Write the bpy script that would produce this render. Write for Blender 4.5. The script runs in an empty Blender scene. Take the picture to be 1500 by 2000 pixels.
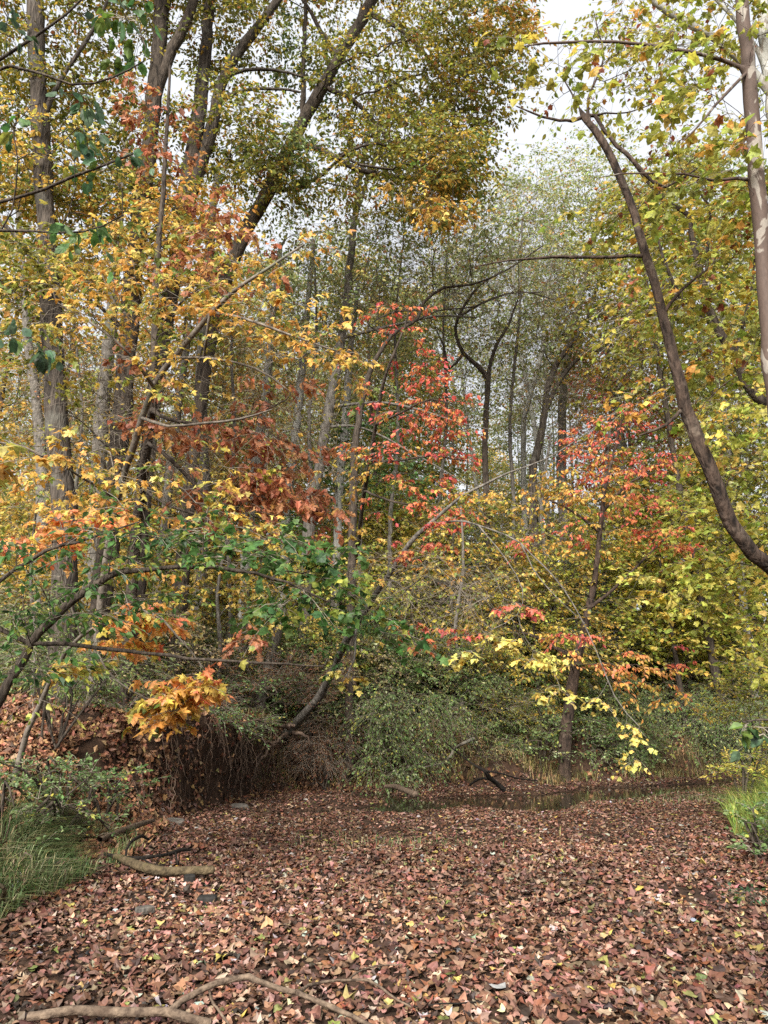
import bpy, math
import numpy as np
from math import radians, sin, cos, pi, tan

# ------------------------------------------------------------------ camera, sky, sun, exposure
scene = bpy.context.scene
COL = scene.collection
PITCH = radians(15.0)
F = 1472.0                       # focal length in pixels of the 1500 x 2000 photograph
CAM = np.array([0.0, 0.0, 1.6])
cam_data = bpy.data.cameras.new('camera')
cam = bpy.data.objects.new('camera', cam_data)
COL.objects.link(cam)
cam.location = CAM
cam.rotation_euler = (pi / 2 + PITCH, 0, 0)
cam_data.sensor_fit = 'VERTICAL'
cam_data.sensor_height = 36.0
cam_data.lens = 36.0 * F / 2000.0
cam_data.clip_start = 0.05
cam_data.clip_end = 3000
scene.camera = cam
scene.render.resolution_x, scene.render.resolution_y = 768, 1024

SUN_EL, SUN_ROT = radians(36), radians(200)
world = bpy.data.worlds.new('World')
scene.world = world
world.use_nodes = True
wn, wl = world.node_tree.nodes, world.node_tree.links
wn.clear()
sky = wn.new('ShaderNodeTexSky')
sky.sky_type = 'NISHITA'
sky.sun_disc = False
sky.sun_elevation, sky.sun_rotation = SUN_EL, SUN_ROT
sky.air_density, sky.dust_density, sky.ozone_density = 1.0, 6.0, 1.0
cloud = wn.new('ShaderNodeMixRGB')             # an even cloud layer in front of the blue
cloud.inputs['Fac'].default_value = 0.9
cloud.inputs['Color2'].default_value = (8.0, 8.25, 8.7, 1)
bgn = wn.new('ShaderNodeBackground')
bgn.inputs['Strength'].default_value = 0.055
won = wn.new('ShaderNodeOutputWorld')
wl.new(sky.outputs[0], cloud.inputs['Color1'])
wl.new(cloud.outputs[0], bgn.inputs['Color'])
wl.new(bgn.outputs[0], won.inputs['Surface'])

sun_data = bpy.data.lights.new('sun', 'SUN')
sun_data.energy = 4.8
sun_data.angle = radians(32)
sun_data.color = (1.0, 0.96, 0.9)
sun = bpy.data.objects.new('sun', sun_data)
COL.objects.link(sun)
sun.rotation_euler = (pi / 2 - SUN_EL, 0, pi - SUN_ROT)

scene.view_settings.view_transform = 'Standard'
scene.view_settings.look = 'None'
scene.view_settings.gamma = 1.0
scene.view_settings.exposure = 1.32
scene.cycles.max_bounces = 6
scene.cycles.diffuse_bounces = 4
scene.cycles.glossy_bounces = 2
scene.cycles.transmission_bounces = 3
scene.cycles.caustics_reflective = False
scene.cycles.caustics_refractive = False
scene.cycles.use_denoising = False

rng = np.random.default_rng(11)

# ------------------------------------------------------------------ helpers
AX_R = np.array([1.0, 0, 0])
AX_F = np.array([0, cos(PITCH), sin(PITCH)])
AX_U = np.array([0, -sin(PITCH), cos(PITCH)])


def P(px, py, Y):
    """The point at world distance Y in front of the camera seen at photo pixel (px, py), and metres per pixel there."""
    d = AX_F + (px - 750) / F * AX_R + (1000 - py) / F * AX_U
    t = Y / d[1]
    return CAM + t * d, t / F


def G(px, py, z=0.0):
    """The point of height z seen at photo pixel (px, py)."""
    d = AX_F + (px - 750) / F * AX_R + (1000 - py) / F * AX_U
    t = (z - CAM[2]) / d[2]
    return CAM + t * d


def lin(c):
    c = np.asarray(c, float) / 255.0
    return np.where(c <= 0.04045, c / 12.92, ((c + 0.055) / 1.055) ** 2.4)


def unit(v):
    return v / np.maximum(np.linalg.norm(v, axis=-1, keepdims=True), 1e-9)


_wr = np.random.default_rng(5)
_WAVES = [(_wr.normal(size=(7, 3)), _wr.uniform(0, 6.28, 7)) for _ in range(8)]


def nz(p, freq=1.0, k=0):
    """Smooth pseudo-noise about -1..1 for points p (...,2 or 3)."""
    w, ph = _WAVES[k % 8]
    w = w[:, :p.shape[-1]]
    return np.sin(p @ w.T * freq * 1.6 + ph).sum(-1) / 3.2


def smooth(t):
    t = np.clip(t, 0, 1)
    return t * t * (3 - 2 * t)


def mk(name, verts, faces, mats, cols=None, smooth_shade=False, matidx=None, parent=None):
    """One mesh object from a vertex array and a list of face index arrays (each n x k)."""
    verts = np.asarray(verts, np.float32)
    me = bpy.data.meshes.new(name)
    faces = [np.asarray(f, np.int32) for f in faces if len(f)]
    corners = np.concatenate([f.ravel() for f in faces])
    sizes = np.concatenate([np.full(len(f), f.shape[1], np.int32) for f in faces])
    starts = np.concatenate([[0], np.cumsum(sizes)[:-1]]).astype(np.int32)
    me.vertices.add(len(verts))
    me.vertices.foreach_set('co', verts.ravel())
    me.loops.add(len(corners))
    me.loops.foreach_set('vertex_index', corners)
    me.polygons.add(len(sizes))
    me.polygons.foreach_set('loop_start', starts)
    me.polygons.foreach_set('loop_total', sizes)
    if matidx is not None:
        me.polygons.foreach_set('material_index', np.asarray(matidx, np.int32))
    me.polygons.foreach_set('use_smooth', np.full(len(sizes), bool(smooth_shade)))
    if cols is not None:
        at = me.attributes.new('Col', 'FLOAT_COLOR', 'POINT')
        c4 = np.ones((len(verts), 4), np.float32)
        c4[:, :3] = cols
        at.data.foreach_set('color', c4.ravel())
    for m in mats:
        me.materials.append(m)
    me.update(calc_edges=True)
    o = bpy.data.objects.new(name, me)
    COL.objects.link(o)
    if parent is not None:
        o.parent = parent
    return o


def tag(o, label=None, cat=None, group=None, kind=None):
    if label:
        o['label'] = label
    if cat:
        o['category'] = cat
    if group:
        o['group'] = group
    if kind:
        o['kind'] = kind
    return o


def empty(name, loc):
    o = bpy.data.objects.new(name, None)
    COL.objects.link(o)
    o.location = loc
    o.empty_display_size = 0.2
    return o


# ------------------------------------------------------------------ materials
def new_mat(name):
    m = bpy.data.materials.new(name)
    m.use_nodes = True
    nt = m.node_tree
    nt.nodes.clear()
    return m, nt.nodes, nt.links, nt.nodes.new('ShaderNodeOutputMaterial')


def leaf_mat(name, trans=0.35, rough=0.5, spec=0.35, vary=0.35, scale=45):
    m, n, l, out = new_mat(name)
    at = n.new('ShaderNodeAttribute')
    at.attribute_name = 'Col'
    tc = n.new('ShaderNodeTexCoord')
    no = n.new('ShaderNodeTexNoise')
    no.inputs['Scale'].default_value = scale
    no.inputs['Detail'].default_value = 3
    l.new(tc.outputs['Object'], no.inputs['Vector'])
    mr = n.new('ShaderNodeMapRange')
    mr.inputs['From Min'].default_value = 0.3
    mr.inputs['From Max'].default_value = 0.7
    mr.inputs['To Min'].default_value = 1 - vary
    mr.inputs['To Max'].default_value = 1 + vary * 0.7
    l.new(no.outputs['Fac'], mr.inputs['Value'])
    mul = n.new('ShaderNodeVectorMath')
    mul.operation = 'SCALE'
    l.new(at.outputs['Color'], mul.inputs[0])
    l.new(mr.outputs[0], mul.inputs['Scale'])
    b = n.new('ShaderNodeBsdfPrincipled')
    b.inputs['Roughness'].default_value = rough
    b.inputs['Specular IOR Level'].default_value = spec
    l.new(mul.outputs[0], b.inputs['Base Color'])
    if trans > 0:
        t = n.new('ShaderNodeBsdfTranslucent')
        l.new(mul.outputs[0], t.inputs['Color'])
        mx = n.new('ShaderNodeMixShader')
        mx.inputs[0].default_value = trans
        l.new(b.outputs[0], mx.inputs[1])
        l.new(t.outputs[0], mx.inputs[2])
        l.new(mx.outputs[0], out.inputs['Surface'])
    else:
        l.new(b.outputs[0], out.inputs['Surface'])
    return m


def bark_mat(name, dark, light, third=None, scale=16, stretch=0.16, bump=0.7, rough=0.9, patch=1.3):
    m, n, l, out = new_mat(name)
    tc = n.new('ShaderNodeTexCoord')
    mp = n.new('ShaderNodeMapping')
    mp.inputs['Scale'].default_value = (1, 1, stretch)
    l.new(tc.outputs['Object'], mp.inputs['Vector'])
    no = n.new('ShaderNodeTexNoise')
    no.inputs['Scale'].default_value = scale
    no.inputs['Detail'].default_value = 7
    no.inputs['Roughness'].default_value = 0.68
    l.new(mp.outputs[0], no.inputs['Vector'])
    vo = n.new('ShaderNodeTexVoronoi')
    vo.feature = 'DISTANCE_TO_EDGE'
    vo.inputs['Scale'].default_value = scale * 1.3
    l.new(mp.outputs[0], vo.inputs['Vector'])
    cr = n.new('ShaderNodeValToRGB')
    cr.color_ramp.elements[0].position = 0.36
    cr.color_ramp.elements[0].color = (*lin(dark), 1)
    cr.color_ramp.elements[1].position = 0.66
    cr.color_ramp.elements[1].color = (*lin(light), 1)
    l.new(no.outputs['Fac'], cr.inputs['Fac'])
    colr = cr.outputs['Color']
    if third is not None:
        n2 = n.new('ShaderNodeTexNoise')
        n2.inputs['Scale'].default_value = patch
        n2.inputs['Detail'].default_value = 6
        n2.inputs['Roughness'].default_value = 0.6
        l.new(tc.outputs['Object'], n2.inputs['Vector'])
        r2 = n.new('ShaderNodeValToRGB')
        r2.color_ramp.elements[0].position = 0.56
        r2.color_ramp.elements[1].position = 0.72
        l.new(n2.outputs['Fac'], r2.inputs['Fac'])
        mx = n.new('ShaderNodeMixRGB')
        mx.inputs['Color2'].default_value = (*lin(third), 1)
        l.new(r2.outputs['Color'], mx.inputs['Fac'])
        l.new(colr, mx.inputs['Color1'])
        colr = mx.outputs['Color']
    bu = n.new('ShaderNodeBump')
    bu.inputs['Strength'].default_value = bump
    bu.inputs['Distance'].default_value = 0.03
    ad = n.new('ShaderNodeMath')
    ad.operation = 'MULTIPLY_ADD'
    ad.inputs[1].default_value = 1.2
    l.new(vo.outputs['Distance'], ad.inputs[0])
    l.new(no.outputs['Fac'], ad.inputs[2])
    l.new(ad.outputs[0], bu.inputs['Height'])
    b = n.new('ShaderNodeBsdfPrincipled')
    b.inputs['Roughness'].default_value = rough
    b.inputs['Specular IOR Level'].default_value = 0.2
    l.new(colr, b.inputs['Base Color'])
    l.new(bu.outputs[0], b.inputs['Normal'])
    l.new(b.outputs[0], out.inputs['Surface'])
    return m


def sycamore_mat(name, cream, grey, flake, c0=0.47):
    m, n, l, out = new_mat(name)
    tc = n.new('ShaderNodeTexCoord')
    mp = n.new('ShaderNodeMapping')
    mp.inputs['Scale'].default_value = (1, 1, 0.42)
    l.new(tc.outputs['Object'], mp.inputs['Vector'])
    no = n.new('ShaderNodeTexNoise')
    no.inputs['Scale'].default_value = 5.5
    no.inputs['Detail'].default_value = 3
    no.inputs['Distortion'].default_value = 0.6
    l.new(mp.outputs[0], no.inputs['Vector'])
    cr = n.new('ShaderNodeValToRGB')
    cr.color_ramp.interpolation = 'LINEAR'
    e = cr.color_ramp.elements
    e[0].position, e[0].color = c0 - 0.02, (*lin(flake), 1)
    e[1].position, e[1].color = c0, (*lin(grey), 1)
    e2 = e.new(c0 + 0.11)
    e2.color = (*lin(grey), 1)
    e3 = e.new(c0 + 0.125)
    e3.color = (*lin(cream), 1)
    l.new(no.outputs['Fac'], cr.inputs['Fac'])
    n3 = n.new('ShaderNodeTexNoise')
    n3.inputs['Scale'].default_value = 40
    n3.inputs['Detail'].default_value = 5
    l.new(mp.outputs[0], n3.inputs['Vector'])
    mr = n.new('ShaderNodeMapRange')
    mr.inputs['To Min'].default_value = 0.55
    mr.inputs['To Max'].default_value = 1.35
    l.new(n3.outputs['Fac'], mr.inputs['Value'])
    mul = n.new('ShaderNodeVectorMath')
    mul.operation = 'SCALE'
    l.new(cr.outputs['Color'], mul.inputs[0])
    l.new(mr.outputs[0], mul.inputs['Scale'])
    bu = n.new('ShaderNodeBump')
    bu.inputs['Strength'].default_value = 0.4
    bu.inputs['Distance'].default_value = 0.01
    l.new(cr.outputs['Color'], bu.inputs['Height'])
    b = n.new('ShaderNodeBsdfPrincipled')
    b.inputs['Roughness'].default_value = 0.75
    b.inputs['Specular IOR Level'].default_value = 0.25
    l.new(mul.outputs[0], b.inputs['Base Color'])
    l.new(bu.outputs[0], b.inputs['Normal'])
    l.new(b.outputs[0], out.inputs['Surface'])
    return m


def soil_mat():
    m, n, l, out = new_mat('soil')
    tc = n.new('ShaderNodeTexCoord')
    no = n.new('ShaderNodeTexNoise')
    no.inputs['Scale'].default_value = 7
    no.inputs['Detail'].default_value = 9
    no.inputs['Roughness'].default_value = 0.7
    l.new(tc.outputs['Object'], no.inputs['Vector'])
    cr = n.new('ShaderNodeValToRGB')
    e = cr.color_ramp.elements
    e[0].position, e[0].color = 0.32, (*lin((30, 24, 20)), 1)
    e[1].position, e[1].color = 0.7, (*lin((80, 60, 47)), 1)
    l.new(no.outputs['Fac'], cr.inputs['Fac'])
    bu = n.new('ShaderNodeBump')
    bu.inputs['Strength'].default_value = 0.8
    bu.inputs['Distance'].default_value = 0.06
    l.new(no.outputs['Fac'], bu.inputs['Height'])
    b = n.new('ShaderNodeBsdfPrincipled')
    b.inputs['Roughness'].default_value = 0.95
    b.inputs['Specular IOR Level'].default_value = 0.15
    l.new(cr.outputs['Color'], b.inputs['Base Color'])
    l.new(bu.outputs[0], b.inputs['Normal'])
    l.new(b.outputs[0], out.inputs['Surface'])
    return m


def water_mat():
    m, n, l, out = new_mat('creek_water')
    tc = n.new('ShaderNodeTexCoord')
    no = n.new('ShaderNodeTexNoise')
    no.inputs['Scale'].default_value = 5
    no.inputs['Detail'].default_value = 3
    l.new(tc.outputs['Object'], no.inputs['Vector'])
    bu = n.new('ShaderNodeBump')
    bu.inputs['Strength'].default_value = 0.06
    bu.inputs['Distance'].default_value = 0.02
    l.new(no.outputs['Fac'], bu.inputs['Height'])
    b = n.new('ShaderNodeBsdfPrincipled')
    b.inputs['Base Color'].default_value = (0.018, 0.016, 0.010, 1)
    b.inputs['Roughness'].default_value = 0.04
    b.inputs['IOR'].default_value = 1.33
    l.new(bu.outputs[0], b.inputs['Normal'])
    l.new(b.outputs[0], out.inputs['Surface'])
    return m


M_LEAF = leaf_mat('autumn_leaf', trans=0.45, vary=0.5, scale=32)
M_LITTER = leaf_mat('dry_leaf', trans=0.0, rough=0.62, spec=0.3, vary=0.3, scale=28)
M_GRASS = leaf_mat('grass_blade', trans=0.25, rough=0.55, spec=0.3, vary=0.2, scale=9)
M_TWIG = bark_mat('twig_bark', (84, 76, 66), (150, 140, 126), scale=30, bump=0.2)
M_BARK = {
    'ridge': bark_mat('ridged_bark', (32, 28, 25), (92, 83, 74), (98, 96, 88), scale=17, stretch=0.12, bump=1.0),
    'dark': bark_mat('dark_bark', (36, 31, 27), (88, 78, 68), scale=18, stretch=0.2, bump=0.9),
    'smooth': bark_mat('smooth_bark', (70, 63, 56), (128, 119, 108), (92, 98, 82), scale=10, stretch=0.5, bump=0.25),
    'grey': bark_mat('grey_bark', (58, 54, 49), (122, 116, 108), (84, 88, 76), scale=16, stretch=0.25, bump=0.6),
    'pale': bark_mat('pale_bark', (92, 90, 84), (168, 166, 158), (120, 124, 110), scale=16, stretch=0.25, bump=0.5),
    'lean': bark_mat('scaly_bark', (28, 23, 20), (84, 69, 59), (110, 98, 86), scale=11, stretch=0.3, bump=1.2, patch=2.6),
    'wood': bark_mat('weathered_wood', (58, 47, 39), (116, 100, 84), (74, 60, 49), scale=18, stretch=1.0, bump=0.5, patch=4.0),
    'moss': bark_mat('mossy_wood', (50, 43, 31), (104, 90, 68), (66, 68, 30), scale=14, stretch=1.0, bump=0.6, patch=2.6),
    'wet': bark_mat('wet_wood', (16, 14, 12), (44, 38, 33), scale=18, stretch=1.0, bump=0.6),
    'root': bark_mat('root_bark', (52, 41, 34), (112, 94, 80), scale=25, stretch=0.3, bump=0.3),
    'stone': bark_mat('grey_stone', (58, 55, 51), (104, 99, 92), (70, 58, 46), scale=9, stretch=1.0, bump=0.5, patch=5.0),
    'slate': bark_mat('dark_stone', (22, 22, 21), (50, 48, 45), scale=9, stretch=1.0, bump=0.5),
}
M_SYC = sycamore_mat('flaking_sycamore_bark', (176, 170, 156), (128, 120, 110), (80, 66, 58), c0=0.6)
M_SYC_PALE = sycamore_mat('pale_sycamore_bark', (172, 171, 164), (142, 140, 132), (112, 104, 94), c0=0.42)
M_SOIL = soil_mat()
M_WATER = water_mat()

PAL = {
    'yel': [(4, (210, 174, 82)), (2.5, (190, 162, 74)), (2, (218, 192, 110)), (2, (154, 156, 78)), (2, (112, 130, 66))],
    'pale': [(4, (236, 212, 120)), (3, (226, 198, 104)), (2, (208, 200, 110)), (1, (230, 184, 94))],
    'gold': [(4, (212, 164, 82)), (1.6, (200, 146, 74)), (3, (218, 184, 98)), (2, (176, 164, 82)), (1.6, (120, 134, 68))],
    'orange': [(4, (238, 164, 100)), (3, (240, 180, 92)), (2, (228, 134, 92)), (2, (238, 202, 100))],
    'red': [(4, (206, 102, 82)), (3, (212, 130, 86)), (1.5, (184, 84, 82)), (1.5, (214, 156, 88)), (0.6, (150, 140, 70))],
    'rose': [(4, (204, 108, 88)), (3, (212, 136, 88)), (2, (192, 90, 88)), (2, (208, 168, 88))],
    'brown': [(4, (172, 112, 78)), (3, (146, 90, 62)), (2, (190, 134, 92)), (1, (196, 148, 84))],
    'olive': [(4, (142, 140, 62)), (4, (114, 120, 54)), (2.4, (176, 158, 66)), (0.7, (196, 160, 70)), (0.5, (160, 108, 62))],
    'syca': [(4, (162, 164, 72)), (3, (140, 148, 66)), (3, (190, 176, 78)), (1, (200, 152, 70)), (0.5, (140, 80, 54))],
    'ygreen': [(4, (186, 186, 84)), (3, (158, 168, 76)), (3, (208, 194, 98)), (1, (214, 182, 84))],
    'green': [(4, (78, 112, 56)), (3, (94, 126, 66)), (2, (60, 92, 50)), (1.4, (146, 152, 68))],
    'teal': [(4, (62, 90, 62)), (3, (82, 108, 78)), (2, (54, 78, 44)), (1.4, (88, 112, 46))],
    'dkgreen': [(4, (96, 114, 68)), (3, (120, 138, 82)), (2, (148, 158, 92)), (1, (74, 92, 58)), (0.8, (170, 160, 84))],
    'shrub': [(4, (112, 134, 78)), (3, (138, 158, 98)), (2, (92, 114, 66)), (1.2, (182, 180, 92)), (0.8, (188, 196, 150))],
    'cedar': [(4, (86, 106, 82)), (3, (106, 126, 98)), (2, (70, 90, 68))],
    'grey': [(4, (158, 168, 110)), (3, (182, 188, 130)), (2, (136, 150, 92)), (1.5, (204, 192, 118)), (0.6, (190, 150, 96))],
    'litter': [(5, (118, 86, 70)), (4, (102, 70, 55)), (3, (138, 108, 90)), (3, (78, 53, 42)), (2, (108, 68, 47)),
               (1.6, (52, 38, 32)), (1.2, (160, 136, 116)), (0.4, (156, 136, 78)), (0.3, (146, 142, 134)), (0.3, (104, 104, 58))],
    'floor': [(4, (128, 88, 64)), (4, (102, 70, 52)), (3, (148, 110, 82)), (2, (78, 55, 43)), (1, (166, 136, 90))],
    'grass': [(4, (96, 112, 68)), (3, (116, 128, 84)), (3, (74, 92, 54)), (1.4, (146, 138, 100)), (1, (166, 154, 120))],
    'lush': [(4, (122, 140, 66)), (3, (144, 156, 80)), (2, (96, 116, 54)), (1.5, (176, 168, 96))],
    'drygrass': [(4, (168, 150, 106)), (3, (146, 134, 88)), (2, (124, 134, 76)), (2, (190, 170, 128))],
    'weed': [(4, (108, 134, 82)), (3, (130, 150, 100)), (2, (88, 110, 66)), (1, (176, 172, 86))],
}


def pick(pal, n, jitter=0.16):
    ps = PAL[pal]
    w = np.array([p[0] for p in ps], float)
    c = np.array([lin(p[1]) for p in ps])
    k = rng.choice(len(ps), size=n, p=w / w.sum())
    return shade(c[k], jitter)


def shade(c, jitter=0.16):
    n = len(c)
    c = c * (1 + jitter * rng.normal(size=(n, 1))) * (1 + 0.5 * jitter * rng.normal(size=(n, 3)))
    return np.clip(c, 0.008, 0.8)


# ------------------------------------------------------------------ leaf shapes (x across, y along from the stalk, z up)
def _fan(outline, droop=0.0, centre=(0, 0.38)):
    pts = [(centre[0], centre[1], 0.05)] + [(x, y, -droop * math.hypot(x, (y - 0.35)) ** 2) for x, y in outline]
    n = len(outline)
    return np.array(pts), np.array([(0, 1 + i, 1 + (i + 1) % n) for i in range(n)])


def _mirror(half):
    return half + [(-x, y) for x, y in reversed(half) if x > 1e-6]


LEAF = {
    'maple': _fan(_mirror([(0, 0), (0.30, -0.04), (0.22, 0.18), (0.58, 0.38), (0.2, 0.46), (0.2, 0.72), (0, 1.0)]), 0.35),
    'syca': _fan(_mirror([(0, 0), (0.42, 0.0), (0.34, 0.2), (0.64, 0.44), (0.34, 0.54), (0.28, 0.74), (0, 1.0)]), 0.3),
    'oak': _fan(_mirror([(0, 0), (0.16, 0.16), (0.1, 0.26), (0.3, 0.42), (0.14, 0.52), (0.26, 0.72), (0, 1.0)]), 0.25),
    'dry': _fan(_mirror([(0, 0), (0.3, 0.02), (0.42, 0.22), (0.56, 0.5), (0.34, 0.6), (0.22, 0.84), (0, 1.0)]), 0.2),
    'tooth': _fan(_mirror([(0, 0), (0.12, 0.12), (0.21, 0.25), (0.18, 0.31), (0.28, 0.42), (0.24, 0.48), (0.29, 0.6), (0.23, 0.65), (0.21, 0.8), (0.13, 0.83), (0, 1.0)]), 0.25),
    'oval': (np.array([(0, 0, 0), (0.22, 0.22, 0.05), (0.27, 0.5, 0.06), (0, 1, -0.1), (-0.27, 0.5, 0.06), (-0.22, 0.22, 0.05)]),
             np.array([(0, 1, 2), (0, 2, 3), (0, 3, 4), (0, 4, 5)])),
    'lance': (np.array([(0, 0, 0), (0.17, 0.4, 0.05), (0, 1, -0.08), (-0.17, 0.4, 0.05)]), np.array([(0, 1, 2), (0, 2, 3)])),
    'rhomb': (np.array([(0, 0, 0), (0.36, 0.42, 0.07), (0, 1, -0.1), (-0.36, 0.5, 0.07)]), np.array([(0, 1, 2), (0, 2, 3)])),
}
FILL = {'maple': 0.45, 'syca': 0.55, 'oak': 0.3, 'oval': 0.38, 'lance': 0.17, 'rhomb': 0.36, 'dry': 0.6, 'tooth': 0.4}


def leaves(pos, axis, nrm, size, col, kind, curl=0.0, rough=0.0):
    """Vertices, triangles and colours of one leaf per row."""
    tv, tf = LEAF[kind]
    n, k = len(pos), len(tv)
    y = unit(axis)
    x = unit(np.cross(y, nrm))
    z = np.cross(x, y)
    tz = np.broadcast_to(tv[:, 2], (n, k)).copy()
    if curl:
        tz += np.clip(rng.normal(0, curl, (n, 1)), -1.6 * curl, 1.6 * curl) * (tv[:, 0] ** 2)[None] * 4 + np.clip(rng.normal(0, curl, (n, 1)), -1.6 * curl, 1.6 * curl) * ((tv[:, 1] - 0.4) ** 2)[None] * 3
    if rough:
        tz += rng.normal(0, rough, (n, k))
    sx = size[:, None] * (1 + 0.12 * rng.normal(size=(n, 1)))
    v = (pos[:, None] + (sx * tv[None, :, 0])[..., None] * x[:, None] + (size[:, None] * tv[None, :, 1])[..., None] * y[:, None]
         + (size[:, None] * tz)[..., None] * z[:, None])
    f = (np.arange(n) * k)[:, None, None] + tf[None]
    return v.reshape(-1, 3), f.reshape(-1, 3), np.repeat(col, k, axis=0)


def ring_tubes(pts, rad, chain, sides):
    """Tubes through consecutive points that share a chain id; quads, with a cap point left open."""
    n = len(pts)
    same = chain[1:] == chain[:-1]
    tan_ = np.zeros_like(pts)
    d = np.where(same[:, None], pts[1:] - pts[:-1], 0)
    tan_[:-1] += d
    tan_[1:] += d
    tan_ = unit(tan_)
    first = np.r_[True, ~same]
    ids = np.cumsum(first) - 1
    ends = np.r_[np.nonzero(first)[0][1:] - 1, n - 1]
    over = unit(pts[ends] - pts[np.nonzero(first)[0]])
    ref = np.where(np.abs(over[:, 2:3]) > 0.7, np.array([[0.9, 0.43, 0]]), np.array([[0, 0.1, 1.0]]))[ids]
    a = unit(np.cross(tan_, ref))
    b = np.cross(tan_, a)
    th = np.arange(sides) * 2 * pi / sides
    v = pts[:, None] + rad[:, None, None] * (np.cos(th)[None, :, None] * a[:, None] + np.sin(th)[None, :, None] * b[:, None])
    i = np.nonzero(same)[0]
    s = np.arange(sides)
    s2 = (s + 1) % sides
    q = np.stack([i[:, None] * sides + s, i[:, None] * sides + s2, (i[:, None] + 1) * sides + s2, (i[:, None] + 1) * sides + s], -1)
    return v.reshape(-1, 3), q.reshape(-1, 4)


def catmull(pts, step=0.3):
    """Resample a polyline of rows (x, y, z, r) smoothly."""
    p = np.asarray(pts, float)
    p = np.vstack([2 * p[0] - p[1], p, 2 * p[-1] - p[-2]])
    p[0, 3], p[-1, 3] = p[1, 3], p[-2, 3]
    out = []
    for i in range(1, len(p) - 2):
        k = max(2, int(np.linalg.norm(p[i + 1, :3] - p[i, :3]) / step))
        t = (np.arange(k) / k)[:, None]
        a, b, c, d = p[i - 1], p[i], p[i + 1], p[i + 2]
        out.append(0.5 * (2 * b + (c - a) * t + (2 * a - 5 * b + 4 * c - d) * t ** 2 + (3 * b - a - 3 * c + d) * t ** 3))
    out.append(p[-2:-1])
    return np.vstack(out)


# ------------------------------------------------------------------ the lie of the land
BANK = np.array([(-3.0, -30), (-3.1, 2), (-3.05, 6.5), (-2.85, 8.2), (-3.0, 9.7), (-3.3, 11.6), (-3.5, 13.3), (-3.5, 15.5), (-3.1, 17.2), (-2.6, 18.5),
                 (-1.8, 19.5), (0.6, 19.9), (3.3, 20.2), (7, 21.9), (9, 23.3), (13, 25), (20, 28), (60, 41), (400, 120)], float)
B_H = [0.8, 0.8, 0.8, 0.8, 0.9, 1.3, 1.6, 1.65, 1.65, 1.6, 1.5, 1.4, 1.4, 1.3, 1.2, 1.1, 1.0, 1.0, 1.0]
B_W = [1.6, 1.6, 1.5, 1.5, 2.0, 1.9, 0.6, 0.4, 0.45, 0.7, 1.4, 1.7, 1.7, 1.6, 1.5, 1.6, 2, 3, 3]
B_O = [0, 0, 0, 0, 0, 0.05, 0.5, 0.7, 0.65, 0.5, 0.2, 0.1, 0.1, 0.1, 0.1, 0, 0, 0, 0]
RIGHT = np.array([(2.2, -30), (2.3, 3), (2.55, 5.4), (3.2, 7), (4.0, 9), (5.1, 11.6), (6.6, 14.8), (9.0, 17.6), (12.5, 20.0), (18, 22.5), (60, 36), (400, 105)], float)
R_H = [0.6, 0.6, 0.6, 0.65, 0.7, 0.75, 0.85, 0.8, 0.8, 0.8, 0.8, 0.8]
POOL = np.array([(-2.0, 15.3), (-0.4, 15.9), (1.2, 16.6), (3.2, 17.5), (5.6, 19.1), (8.5, 21.3), (13, 23.6), (20, 26), (60, 38.5)], float)


def poly_side(p, poly, sign=1.0):
    """Signed distance to a polyline (positive on its left when sign is 1), arc position in vertex units, vector to the nearest point."""
    best = np.full(len(p), 1e9)
    sd = np.zeros(len(p))
    arc = np.zeros(len(p))
    vec = np.zeros((len(p), 2))
    for i in range(len(poly) - 1):
        a, b = poly[i], poly[i + 1]
        ab = b - a
        t = np.clip(((p - a) @ ab) / (ab @ ab), 0, 1)
        q = a + t[:, None] * ab
        w = q - p
        d = np.hypot(w[:, 0], w[:, 1])
        m = d < best - 1e-9
        cr = ab[0] * (p[:, 1] - a[1]) - ab[1] * (p[:, 0] - a[0])
        best[m] = d[m]
        sd[m] = (np.sign(cr) * d * sign)[m]
        arc[m] = (i + t)[m]
        vec[m] = w[m]
    return sd, arc, vec


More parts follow.
